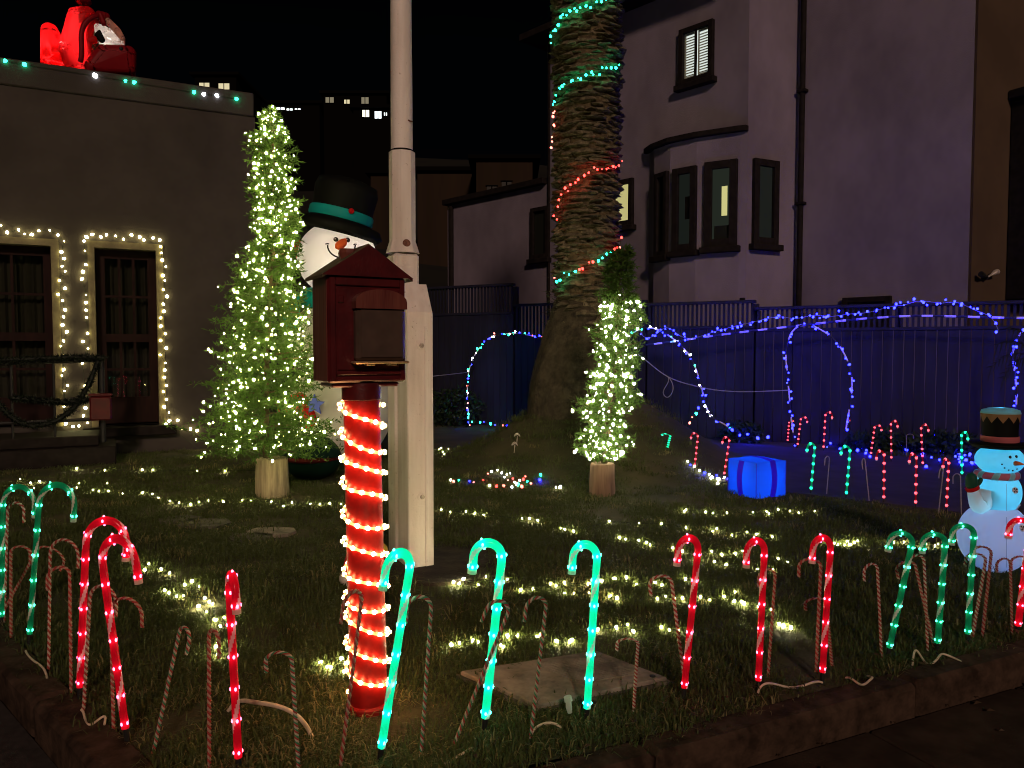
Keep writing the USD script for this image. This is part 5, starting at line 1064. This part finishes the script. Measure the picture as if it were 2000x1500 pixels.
lawn_string('farthest lawn string before the blue gift box', [(1336, 1003), (1340, 1000), (1378, 1003), (1393, 1007), (1420, 1007), (1470, 1006), (1497, 1004), (1502, 1008), (1520, 1000), (1543, 1004), (1560, 1006), (1591, 1005)], seed=5)
lawn_string('lawn string curving from the small tree to the first red canes on the right', [(1095, 1037), (1103, 1039), (1120, 1042), (1190, 1022), (1248, 1028), (1292, 1027), (1340, 1035), (1392, 1041), (1400, 1037), (1430, 1050), (1459, 1046), (1478, 1050), (1508, 1055)], seed=6)
lawn_string('lawn string passing behind the hooks of the red canes on the right', [(1210, 1056), (1222, 1058), (1248, 1060), (1262, 1067), (1270, 1070), (1314, 1076), (1333, 1082), (1360, 1094), (1390, 1084), (1410, 1088), (1436, 1087), (1450, 1083), (1395, 1105), (1418, 1110), (1520, 1098), (1538, 1103)], seed=7)
lawn_string('bright cluster of lawn lights right of the third red cane', [(1612, 1060), (1615, 1066), (1622, 1068), (1630, 1066), (1636, 1070), (1642, 1066), (1650, 1070), (1655, 1062), (1660, 1069), (1668, 1065), (1674, 1064)], seed=8)
lawn_string('short lawn string between the dim green canes', [(1738, 1067), (1745, 1064), (1765, 1063), (1800, 1071), (1807, 1069), (1826, 1073), (1832, 1069), (1884, 1076)], seed=9)
lawn_string('lawn string from the flagpole past the bright green canes', [(886, 1144), (897, 1146), (905, 1137), (934, 1148), (949, 1134), (991, 1138), (1017, 1160), (1041, 1159), (1075, 1144), (1086, 1152), (1103, 1165), (1121, 1166), (1150, 1166), (1103, 1145), (1150, 1147), (1176, 1141), (1192, 1172), (1205, 1177)], seed=10)
lawn_string('brightest lawn string, running behind the red canes to the right', [(1200, 1137), (1223, 1137), (1242, 1146), (1280, 1145), (1293, 1150), (1338, 1140), (1284, 1176), (1300, 1174), (1318, 1177), (1333, 1175), (1358, 1145), (1368, 1176), (1386, 1178), (1414, 1172), (1436, 1163), (1434, 1182), (1448, 1183), (1453, 1187), (1480, 1191), (1507, 1199), (1479, 1117), (1510, 1119)], seed=11)
lawn_string('lawn string crossing behind the concrete cover', [(882, 1270), (897, 1267), (924, 1262), (934, 1263), (978, 1268), (984, 1272), (991, 1251), (1011, 1250), (1049, 1253), (1055, 1250), (1087, 1262), (1113, 1262), (1117, 1258), (1168, 1236), (1204, 1236), (1226, 1230), (1237, 1243), (1292, 1233), (1307, 1239), (1325, 1240)], seed=12)
lawn_string('few lawn lights close to the left of the wrapped pipe', [(626, 1306), (640, 1312), (647, 1317), (667, 1298), (672, 1322)], seed=13)
lawn_string('single lit tuft of lawn lights left of the tall unlit cane on the right', [(1522, 1222), (1530, 1226), (1545, 1229)], seed=14, up=0.012)
lawn_string('white lights heaped by the flagpole at the far edge of the lawn', [(858, 881), (865, 884), (868, 890), (876, 880), (862, 877)], seed=15)
hg = np.random.default_rng(77)
hx = [(880, 943), (886, 946), (896, 943), (917, 945), (925, 947), (944, 943), (953, 930), (960, 926), (972, 924), (980, 929), (985, 937), (990, 932), (996, 930), (992, 943), (1002, 941), (1005, 947), (1010, 951), (1015, 944), (1022, 942), (1026, 936), (1030, 946), (1037, 950), (1056, 934), (1054, 943), (956, 954), (970, 955), (984, 955), (1000, 957), (1012, 952), (1019, 956), (1086, 957), (1094, 957)]
cols = ['white_bulb', 'red_bulb', 'cool_bulb', 'white_bulb', 'blue_bulb', 'green_bulb', 'pink_bulb', 'white_bulb']
string_lights('tangled_lights', 'tangled heap of multicoloured lights at the left foot of the palm mound', None, [GG(x, y, 0.03) for x, y in hx], [cols[int(hg.integers(0, 8))] for _ in hx], 0.0155, 0.003)
wb_ = [(1343, 908), (1349, 913), (1356, 916), (1366, 925), (1376, 930), (1385, 932), (1390, 938), (1400, 934), (1403, 941), (1414, 938), (1423, 941), (1428, 945), (1402, 950)]
string_lights('drive_edge_lights', 'white and blue light string along the edge of the drive left of the gift box', None, [GG(x, y, 0.03) for x, y in wb_], ['white_bulb' if k % 3 != 1 else 'blue_bulb' for k in range(len(wb_))], 0.018, 0.003)

# blue arches before the fence
AP = F0 + FNV * 0.62
def arc(px, py, off=0.0): return ONP(px, py, AP + FNV * off, FNV)
BG = 'arches of light before the fence'
def arch(label, px, mats, step, r, seed, off=0.0, jit=0.018, pole=True):
    g = np.random.default_rng(seed); p = smoothpath([arc(x, y, off) for x, y in px], 70)
    p = p[p[:, 2] > -0.02]
    b = along(p, step, 0.45, g) + g.normal(size=(len(along(p, step, 0)), 3)) * jit
    t = thing('light_arch', label, 'light arch', tuple(p[0]), BG)
    if pole:
        nseg = 16; idx = np.linspace(0, len(p) - 1, nseg + 1).astype(int)
        for k in range(nseg):
            if idx[k + 1] - idx[k] >= 1: obj('hoop_section', tube(p[idx[k]:idx[k + 1] + 1], 0.012, 6), 'striped_white' if k % 2 else 'striped_dark', t)
    for q_ in b:
        ax = g.normal(size=3); obj('bulb', bulb(q_, r * g.uniform(0.8, 1.2), ax / np.linalg.norm(ax)), mats[int(g.integers(0, len(mats)))], t)
    return t
mix_ = ['blue_bulb', 'blue_bulb', 'green_bulb', 'pink_bulb', 'cool_bulb', 'green_bulb']
arch('multicoloured light arch left of the palm, with a low string crossing its foot', [(921, 866), (916, 820), (913, 770), (914, 735), (922, 705), (936, 680), (955, 661), (985, 652), (1015, 652), (1040, 656), (1060, 660), (1085, 668)], mix_, 0.075, 0.0175, 31)
string_lights('low_lights', 'short low string from the foot of the left arch toward the mound', None, [arc(x, y) for x, y in ((922, 824), (938, 825), (945, 824), (958, 828), (967, 830), (982, 831), (990, 832))], ['green_bulb', 'green_bulb', 'blue_bulb', 'green_bulb', 'blue_bulb', 'pink_bulb', 'blue_bulb'], 0.02)
arch('light arch right of the small tree, blue on top and multicoloured down its leg', [(1225, 670), (1245, 645), (1265, 640), (1290, 646), (1315, 662), (1335, 680), (1352, 705), (1364, 735), (1372, 765), (1380, 795), (1388, 812), (1404, 823), (1425, 838)], ['blue_bulb', 'blue_bulb', 'green_bulb', 'cool_bulb', 'blue_bulb'], 0.080, 0.018, 32)
string_lights('mound_lights', 'loose multicoloured string from the second arch leg down to the mound', None, [arc(x, y) for x, y in ((1364, 797), (1360, 808), (1352, 815), (1347, 826), (1336, 833), (1325, 835), (1318, 841), (1300, 843), (1287, 818), (1281, 822))], ['blue_bulb', 'green_bulb', 'pink_bulb', 'pink_bulb', 'green_bulb', 'green_bulb', 'pink_bulb', 'pink_bulb', 'green_bulb', 'green_bulb'], 0.02)
arch('blue light arch standing alone in the middle of the fence', [(1558, 905), (1556, 880), (1550, 850), (1545, 815), (1541, 770), (1537, 725), (1535, 690), (1541, 660), (1555, 640), (1578, 634), (1603, 644), (1628, 662), (1646, 686), (1659, 715), (1664, 750), (1661, 785), (1656, 815), (1652, 838)], ['blue_bulb'], 0.105, 0.0175, 33)
arch('blue light arch at the right edge behind the small snowman', [(1978, 870), (1982, 830), (1985, 790), (1984, 750), (1980, 715), (1978, 690), (1985, 665), (2005, 640), (2040, 630)], ['blue_bulb'], 0.080, 0.0185, 34)
# strand swagged along the fence, and the striped rail
sw = [(1252, 650), (1262, 660), (1285, 650), (1300, 640), (1330, 657), (1355, 660), (1388, 650), (1405, 645), (1440, 636), (1475, 628), (1500, 622), (1530, 619), (1552, 622), (1588, 616), (1620, 618), (1655, 614), (1690, 611), (1720, 604), (1745, 598), (1765, 596), (1785, 590), (1815, 589), (1840, 592), (1865, 590), (1890, 599), (1915, 610), (1930, 616), (1944, 632), (1950, 645)]
g5 = np.random.default_rng(91)
sp_ = smoothpath([arc(x, y, 0.1) for x, y in sw], 90); bb = along(sp_, 0.062, 0.5, g5); bb = bb + g5.normal(size=bb.shape) * 0.024
string_lights('fence_lights', 'long blue light string swagged along the top of the fence', None, bb, 'blue_bulb', 0.0175, 0.004, 'cable_grey', sp_, gen=g5)
rp_ = smoothpath([arc(x, y, -0.1) for x, y in ((1262, 674), (1330, 665), (1400, 655), (1480, 645), (1560, 636), (1640, 627), (1720, 620), (1800, 617), (1900, 619), (2010, 621), (2060, 621))], 81)
rt = thing('striped_rail', 'long black and white striped rail holding up the arches before the fence', 'rail', tuple(rp_[0]))
for k in range(40): obj('rail_section', tube(rp_[2 * k:2 * k + 3], 0.017, 7), 'striped_white' if k % 2 else 'striped_dark', rt)
# blue lights on the ground by the fence
def ground_blue(label, x0, x1, y0, y1, n, seed):
    g = np.random.default_rng(seed); xs = np.sort(g.uniform(x0, x1, n)); ys = np.interp(xs, [x0, x1], [y0, y1]) + g.normal(size=n) * 7
    string_lights('ground_lights', label, 'blue strings lying on the ground by the fence', [GG(x, y, 0.04) for x, y in zip(xs, ys)], 'blue_bulb', 0.0185, 0.003, gen=g)
ground_blue('blue string on the ground under the lone blue arch', 1600, 1700, 866, 878, 16, 51)
ground_blue('blue string on the ground behind the small red canes of the back row', 1690, 1830, 878, 872, 18, 52)
ground_blue('blue string on the ground left of the small snowman', 1800, 1905, 892, 900, 26, 53)
string_lights('ground_lights', 'few blue lights in a row on the ground left of the lone arch', 'blue strings lying on the ground by the fence', [arc(x, y) for x, y in ((1430, 840), (1445, 850), (1460, 848), (1480, 856), (1500, 854))], 'blue_bulb', 0.024, 0.003)
wc = smoothpath([arc(1246, 692, 0.1), arc(1275, 715, 0.1), arc(1303, 735, 0.1), arc(1350, 752, 0.1), arc(1400, 762, 0.1), arc(1450, 765, 0.1), arc(1500, 764, 0.1), arc(1541, 762, 0.05)], 60)
ct = thing('white_cable', 'thin pale cable with a hanging loop, sagging between small tree and lone blue arch', 'cable', tuple(wc[0]))
obj('cable', tube(wc, 0.008, 6), 'cable_grey', ct); obj('loop', tube(smoothpath([arc(1306, 737, 0.1), arc(1314, 752, 0.1), arc(1312, 768, 0.1), arc(1302, 776, 0.1), arc(1296, 770, 0.1), arc(1302, 752, 0.1), arc(1305, 737, 0.1)], 30), 0.007, 6), 'cable_grey', ct)
wl = smoothpath([np.array([*AT(760, 800, 12)[:2], AT(856, 736, 12)[2]]) + [0.6, 0, 0], AT(880, 731, 12.6), AT(914, 727, 13.8)], 20)
tag(obj('thin_cable', tube(wl, 0.006, 5), 'cable_grey'), 'thin cable running from behind the flagpole to the left light arch', 'cable')

# ------------------------------------------------------------------ things on the lawn
cq = [G(900, 1325), G(1165, 1284), G(1302, 1337), G(1052, 1392)]
cvp = Polygon([tuple(p[:2]) for p in cq])
cv_ = thing('utility_cover', 'flat square concrete utility cover sunk in the lawn among the bright green canes', 'utility cover', (*cvp.centroid.coords[0], 0))
top = np.array([[p[0], p[1], 0.030] for p in cq]); cen = top.mean(0)
slab = trimesh.convex.convex_hull(np.vstack([cen + (top - cen) * 0.985 + [0, 0, 0.006], top, top - [0, 0, 0.13]]))
obj('lid', slab, 'cover', cv_)
fr = cen + (top - cen) * 1.045
ring = [trimesh.convex.convex_hull(np.vstack([[a_, b_, c_, d_], np.array([a_, b_, c_, d_]) - [0, 0, 0.12]])) for a_, b_, c_, d_ in [(fr[i_] - [0, 0, .012], fr[(i_ + 1) % 4] - [0, 0, .012], (cen + (top[(i_ + 1) % 4] - cen) * 1.008) - [0, 0, .012], (cen + (top[i_] - cen) * 1.008) - [0, 0, .012]) for i_ in range(4)]]
obj('frame', ring, 'stone', cv_)
e1, e2 = (cq[2] - cq[1]), (cq[0] - cq[1]); gp = []
for a_ in np.linspace(0.12, 0.80, 16):
    for b_ in np.linspace(0.10, 0.52, 15):
        p = cq[1] + e1 * a_ + e2 * b_; gp.append(wbox((p[0] - 0.010, p[1] - 0.008, 0.0362), (p[0] + 0.010, p[1] + 0.008, 0.0405)))
tag(obj('grip_pattern', gp, 'cover', cv_), kind='stuff')
p = cq[2] * 0.86 + cen * 0.14; obj('lifting_hole', trimesh.creation.cylinder(0.014, 0.004, sections=12, transform=trimesh.transformations.translation_matrix([p[0], p[1], 0.0385])), 'black', cv_)
gs = np.random.default_rng(8)
for k, (x, y, r_, lab) in enumerate([(533, 1043, 0.17, 'pale flat stepping stone, brightest and farthest right of the lawn stones'), (490, 1054, 0.16, 'dim stepping stone just left of and nearer than the pale one'), (395, 1026, 0.19, 'flat stepping stone farther left, beside the long bright lawn string'), (352, 1019, 0.15, 'leftmost dim stepping stone half sunk in the lawn')]):
    c = G(x, y); q = [[c[0] + r_ * gs.uniform(0.75, 1.15) * math.cos(a_) * 1.3, c[1] + r_ * gs.uniform(0.75, 1.15) * math.sin(a_), z_] for a_ in np.linspace(0, 2 * math.pi, 8, endpoint=False) for z_ in (-0.03, 0.028)]
    tag(obj('stepping_stone', trimesh.convex.convex_hull(np.array(q)), 'cover' if k == 0 else 'stone'), lab, 'stepping stone')
hs_ = smoothpath([G(446, 1388, 0.0), G(462, 1372, 0.05), G(500, 1372, 0.10), G(545, 1380, 0.11), G(585, 1402, 0.08), G(606, 1432, 0.03), G(608, 1465, 0.0)], 40)
tag(obj('white_hose', tube(hs_, 0.0085, 8), 'cable_white'), 'pale cable bowing out of the grass in an arc left of the wrapped pipe', 'cable')
for lab, px in (('pale cord lying on the grass right of the first bright green cane', [(870, 1492), (885, 1478), (905, 1472), (922, 1455), (928, 1437)]), ('pale cord in the grass before the concrete cover', [(1040, 1432), (1052, 1420), (1075, 1415), (1098, 1418)]), ('brown cord along the kerb under the red canes on the right', [(1480, 1352), (1510, 1340), (1550, 1338), (1590, 1334), (1606, 1330)]), ('tangled cord end on the kerb edge before the third red cane', [(1652, 1322), (1668, 1330), (1684, 1338), (1698, 1334), (1703, 1324), (1694, 1317)]), ('pale cord running along the kerb under the dim green canes', [(1782, 1296), (1798, 1285), (1815, 1294), (1830, 1292), (1848, 1282), (1866, 1286), (1878, 1290)]), ('pale cord curling on the kerb edge under the left red canes', [(158, 1390), (168, 1405), (182, 1412), (196, 1408), (204, 1416)]), ('pale cord at the foot of the second dim green cane on the left', [(50, 1270), (60, 1284), (72, 1296), (84, 1308), (92, 1322)])):
    p = smoothpath([G(x, y, 0.02) + [0, 0, 0.012 * math.sin(x)] for x, y in px], 26); tag(obj('cord', tube(p, 0.005, 6), 'cable_white'), lab, 'cord')
pg = G(1113, 1392, 0.03); pl2 = thing('plastic_plug', 'small clear plastic light plug on the grass at the near edge of the concrete cover', 'plug', tuple(pg))
obj('body', tube([pg + [0, 0, 0.0], pg + [-0.004, 0, 0.025], pg + [-0.006, 0, 0.05]], [0.010, 0.014, 0.012], 10), 'clear_tip', pl2, True)
obj('cap', tube([pg + [-0.006, 0, 0.0505], pg + [-0.010, 0, 0.068]], [0.018, 0.017], 10), 'clear_tip', pl2)
for k, (x, y) in enumerate(((1009, 866), (1004, 884))):
    p = GG(x, y, 0.0); gd = thing('garden_spike', ('small pale garden spike high on the left side of the palm mound', 'small pale garden spike, the lower of the two on the palm mound')[k], 'garden spike', tuple(p))
    obj('stem', tube([p + [0, 0, -0.02], p + [0.01, 0, 0.09]], 0.006, 6), 'bolt', gd); obj('head', tube(smoothpath([p + [-0.03, 0, 0.09], p + [0.01, 0, 0.12], p + [0.045, 0, 0.085]], 8), [0.006, 0.012, 0.016, 0.018, 0.016, 0.012, 0.009, 0.005], 6), 'bolt', gd)

# dark shrubs and fronds by the fence
def shrub(name, label, c, r, n, seed, cat='shrub'):
    g = np.random.default_rng(seed); d = g.normal(size=(n, 3)); d /= np.linalg.norm(d, axis=1, keepdims=True)
    p = c + d * np.asarray(r) * g.uniform(0.55, 1.0, (n, 1)) * (0.8 + 0.4 * meshkit.noise(d * 3 + seed, 2)[:, None]); p = p[p[:, 2] > 0.0]; n = len(p)
    a = g.normal(size=(n, 3)); a /= np.linalg.norm(a, axis=1, keepdims=True); b = np.cross(a, g.normal(size=(n, 3))); b /= np.linalg.norm(b, axis=1, keepdims=True)
    q = np.stack([p, p + a * 0.05 + b * 0.022, p + a * 0.11, p + a * 0.05 - b * 0.022], 1).reshape(-1, 3); k = np.arange(n) * 4
    t = thing(name, label, cat, (c[0], c[1], 0)); obj('foliage', trimesh.Trimesh(q, np.vstack([np.stack([k, k + 1, k + 2], 1), np.stack([k, k + 2, k + 3], 1)]), process=False), 'dark_needles', t)
    for k in range(5):
        a_ = g.uniform(0, 6.28); obj('stem', tube([[c[0], c[1], 0], [c[0] + 0.5 * r[0] * math.cos(a_), c[1] + 0.5 * r[1] * math.sin(a_), c[2] * 1.1]], [0.015, 0.006], 5), 'bark', t)
bsp = lambda x, y, off: np.r_[arc(x, y, off)[:2], 0.0]
for k, (x, r, h, lab) in enumerate([(1450, (0.35, 0.3, 0.18), 0.14, 'low dark shrub against the fence left of the lone blue arch'), (1720, (0.55, 0.3, 0.16), 0.12, 'low dark ground shrub before the fence right of the lone blue arch'), (1850, (0.5, 0.3, 0.18), 0.14, 'low dark shrub before the fence near the small snowman'), (890, (0.6, 0.5, 0.45), 0.35, 'dark rounded shrub before the left fence beside the left light arch')]):
    shrub('shrub', lab, bsp(x, 850, -0.28) + [0, 0, h], r, 900, 60 + k)
fr0 = AT(2035, 700, 8.4); ft_ = thing('fern_fronds', 'dark arching palm fronds entering at the right edge over the fence', 'plant', (fr0[0], fr0[1], 0))
obj('stem', tube([[fr0[0] + 0.1, fr0[1], 0], [fr0[0] + 0.05, fr0[1], fr0[2] - 0.1]], [0.05, 0.03], 8), 'bark', ft_)
for (x, y) in ((1938, 716), (1962, 736), (1975, 640), (1950, 672)):
    tp = AT(x, y, 8.3); pth = smoothpath([fr0 + [0.05, 0, -0.1], (fr0 + tp) / 2 + [0, 0, 0.10], tp], 14); fv = [tube(pth, np.linspace(0.008, 0.002, 14), 5)]
    for i_ in range(2, 14):
        for sg in (-1, 1):
            b_ = pth[i_]; e_ = b_ + np.array([-0.07, 0.03 * sg, -0.10 + 0.08 * sg]); fv.append(trimesh.Trimesh(np.array([b_, b_ + [-0.012, 0, 0.01], e_]), np.array([[0, 1, 2]]), process=False))
    obj('frond', fv, 'garland', ft_)

# ------------------------------------------------------------------ grass
def clump(seed, mt, n=16, h=0.045, spread=0.045):
    g = np.random.default_rng(seed); V = []
    for k in range(n):
        b = np.array([g.normal() * spread, g.normal() * spread, -0.006]); a_ = g.uniform(0, 6.283); ln = h * g.uniform(0.6, 1.35); lean = g.uniform(0.15, 1.5)
        d = np.array([math.cos(a_), math.sin(a_), 0]); s_ = np.array([-d[1], d[0], 0]) * g.uniform(0.0018, 0.0042)
        m_ = b + np.array([0, 0, ln * 0.6]) + d * ln * lean * 0.35; t_ = b + np.array([0, 0, ln * max(0.25, 1 - 0.45 * lean)]) + d * ln * lean
        V += [b - s_, b + s_, m_ + s_ * 0.8, m_ - s_ * 0.8, t_]
    V = np.array(V); k = np.arange(n) * 5
    return trimesh.Trimesh(V, np.vstack([np.stack([k, k + 1, k + 2], 1), np.stack([k, k + 2, k + 3], 1), np.stack([k + 3, k + 2, k + 4], 1)]), process=False)
pi = UsdGeom.PointInstancer.Define(stage, '/World/lawn_grass'); tag(pi, 'short uneven green grass of the lawn with dry blades', 'grass', kind='stuff')
UsdGeom.Scope.Define(stage, '/World/lawn_grass/tufts')
protos = []
for k in range(8):
    protos.append(str(obj('tuft', clump(100 + k, 'grass', 26, 0.040 if k < 5 else 0.062, 0.055), 'dry_grass' if k in (3, 6) else 'grass', '/World/lawn_grass/tufts').GetPath()))
pi.CreatePrototypesRel().SetTargets([Sdf.Path(p) for p in protos])
g6 = np.random.default_rng(55); P_, S_, R_, I_ = [], [], [], []
bad = [cvp.buffer(-0.02), DRIVE.buffer(0.02), Point(fp[0] + 0.28, fp[1] - 0.12).buffer(0.42)]
from shapely import contains_xy
for y0, y1, dens in ((2.2, 3.4, 620), (3.4, 4.6, 430), (4.6, 6.2, 260), (6.2, 8.5, 150), (8.5, 11.5, 75)):
    half = 0.72 * y1 + 0.2; n = int((y1 - y0) * 2 * half * dens)
    p = np.stack([g6.uniform(-half, half, n), g6.uniform(y0, y1, n)], 1); q = ab(p)
    patch = meshkit.fbm(np.c_[p * 2.2, 0 * p[:, 0]], 3, 8)
    ok = (q.min(1) > 0.015) & (np.abs(p[:, 0] / p[:, 1]) < 0.74) & (patch > g6.uniform(0.18, 0.50, n)) & ((p - FP[:2]) @ FN > 0.1)
    for b_ in bad: ok &= ~contains_xy(b_, p[:, 0], p[:, 1])
    p, patch = p[ok], patch[ok]; n = len(p); P_.append(np.c_[p, height(p[:, 0], p[:, 1])])
    S_.append(g6.uniform(0.7, 1.25, n) * (1.0 if y0 < 4.6 else 1.25) * (0.75 + 0.6 * (patch - 0.3))); R_.append(g6.uniform(0, 2 * math.pi, n)); I_.append(np.where(g6.uniform(size=n) < 0.16 + 0.25 * (y0 < 3.4), g6.integers(0, 8, n), g6.choice([0, 1, 2, 4, 5, 7], n)))
P_, S_, R_, I_ = np.vstack(P_), np.concatenate(S_), np.concatenate(R_), np.concatenate(I_)
pi.CreatePositionsAttr(Vt.Vec3fArray.FromNumpy(P_.astype(np.float32))); pi.CreateScalesAttr(Vt.Vec3fArray.FromNumpy(np.repeat(S_[:, None], 3, 1).astype(np.float32)))
pi.CreateProtoIndicesAttr(Vt.IntArray.FromNumpy(I_.astype(np.int32)))
pi.CreateOrientationsAttr(Vt.QuathArray([Gf.Quath(float(math.cos(a_ / 2)), 0.0, 0.0, float(math.sin(a_ / 2))) for a_ in R_]))

# fallen leaves along the kerb and on the pavement
gl = np.random.default_rng(5); V_ = []
for k in range(170):
    b_ = gl.uniform(0.3, 7.5); o_ = gl.choice([gl.normal(-0.06, 0.05), gl.normal(0.20, 0.05), gl.uniform(0.2, 1.6)], p=[0.5, 0.35, 0.15]); q_ = C0 + dR * b_ + nR * o_
    z_ = 0.03 if o_ < 0.0 else 0.022 if o_ < 0.15 else -0.122
    a_ = gl.uniform(0, 6.28); d_ = np.array([math.cos(a_), math.sin(a_), gl.uniform(-0.2, 0.3)]) * gl.uniform(0.010, 0.026); s_ = np.array([-d_[1], d_[0], 0.004]) * 0.45; c_ = np.array([q_[0], q_[1], z_])
    V_ += [c_ - d_, c_ - s_ + [0, 0, 0.006], c_ + d_, c_ + s_ + [0, 0, 0.006]]
k = np.arange(170) * 4
leafmat('dead_leaf', (0.06, 0.035, 0.018), (0.20, 0.13, 0.07), 0.2)
tag(obj('fallen_leaves', trimesh.Trimesh(np.array(V_), np.vstack([np.stack([k, k + 1, k + 2], 1), np.stack([k, k + 2, k + 3], 1)]), process=False), 'dead_leaf'), 'small dry fallen leaves scattered along the front kerb', 'leaves', kind='stuff')
# seams of the gift box, rust and fixings on the flagpole
mat('rust', (0.16, 0.07, 0.05), 0.9, 0.4, 40)
for s_, o_ in ((-1, 1), (1, 1), (-1, -1)):
    obj('seam', tube([[*(gc + FU * gw * s_ * 1.003 + FN * gw * o_ * 1.003), z_] for z_ in (0.005, ghh * 0.5, ghh)], 0.0035, 5), 'cloth_purple', gt)
fpo = '/World/flagpole'
for y_, dx_ in ((480, 0.030),):
    c_ = np.r_[fp + FN * 0.096 - FU * 0.002, FZ(y_)]; obj('rust_patch', tube([c_, c_ + np.r_[FN * 0.008, 0]], [0.030, 0.022], 14), 'rust', fpo)
c_ = np.r_[fp + FN * 0.075 + FU * 0.02, FZ(246)]; obj('scuff', tube([c_, c_ + np.r_[FU * 0.035, -0.008]], 0.005, 6), 'rust', fpo)
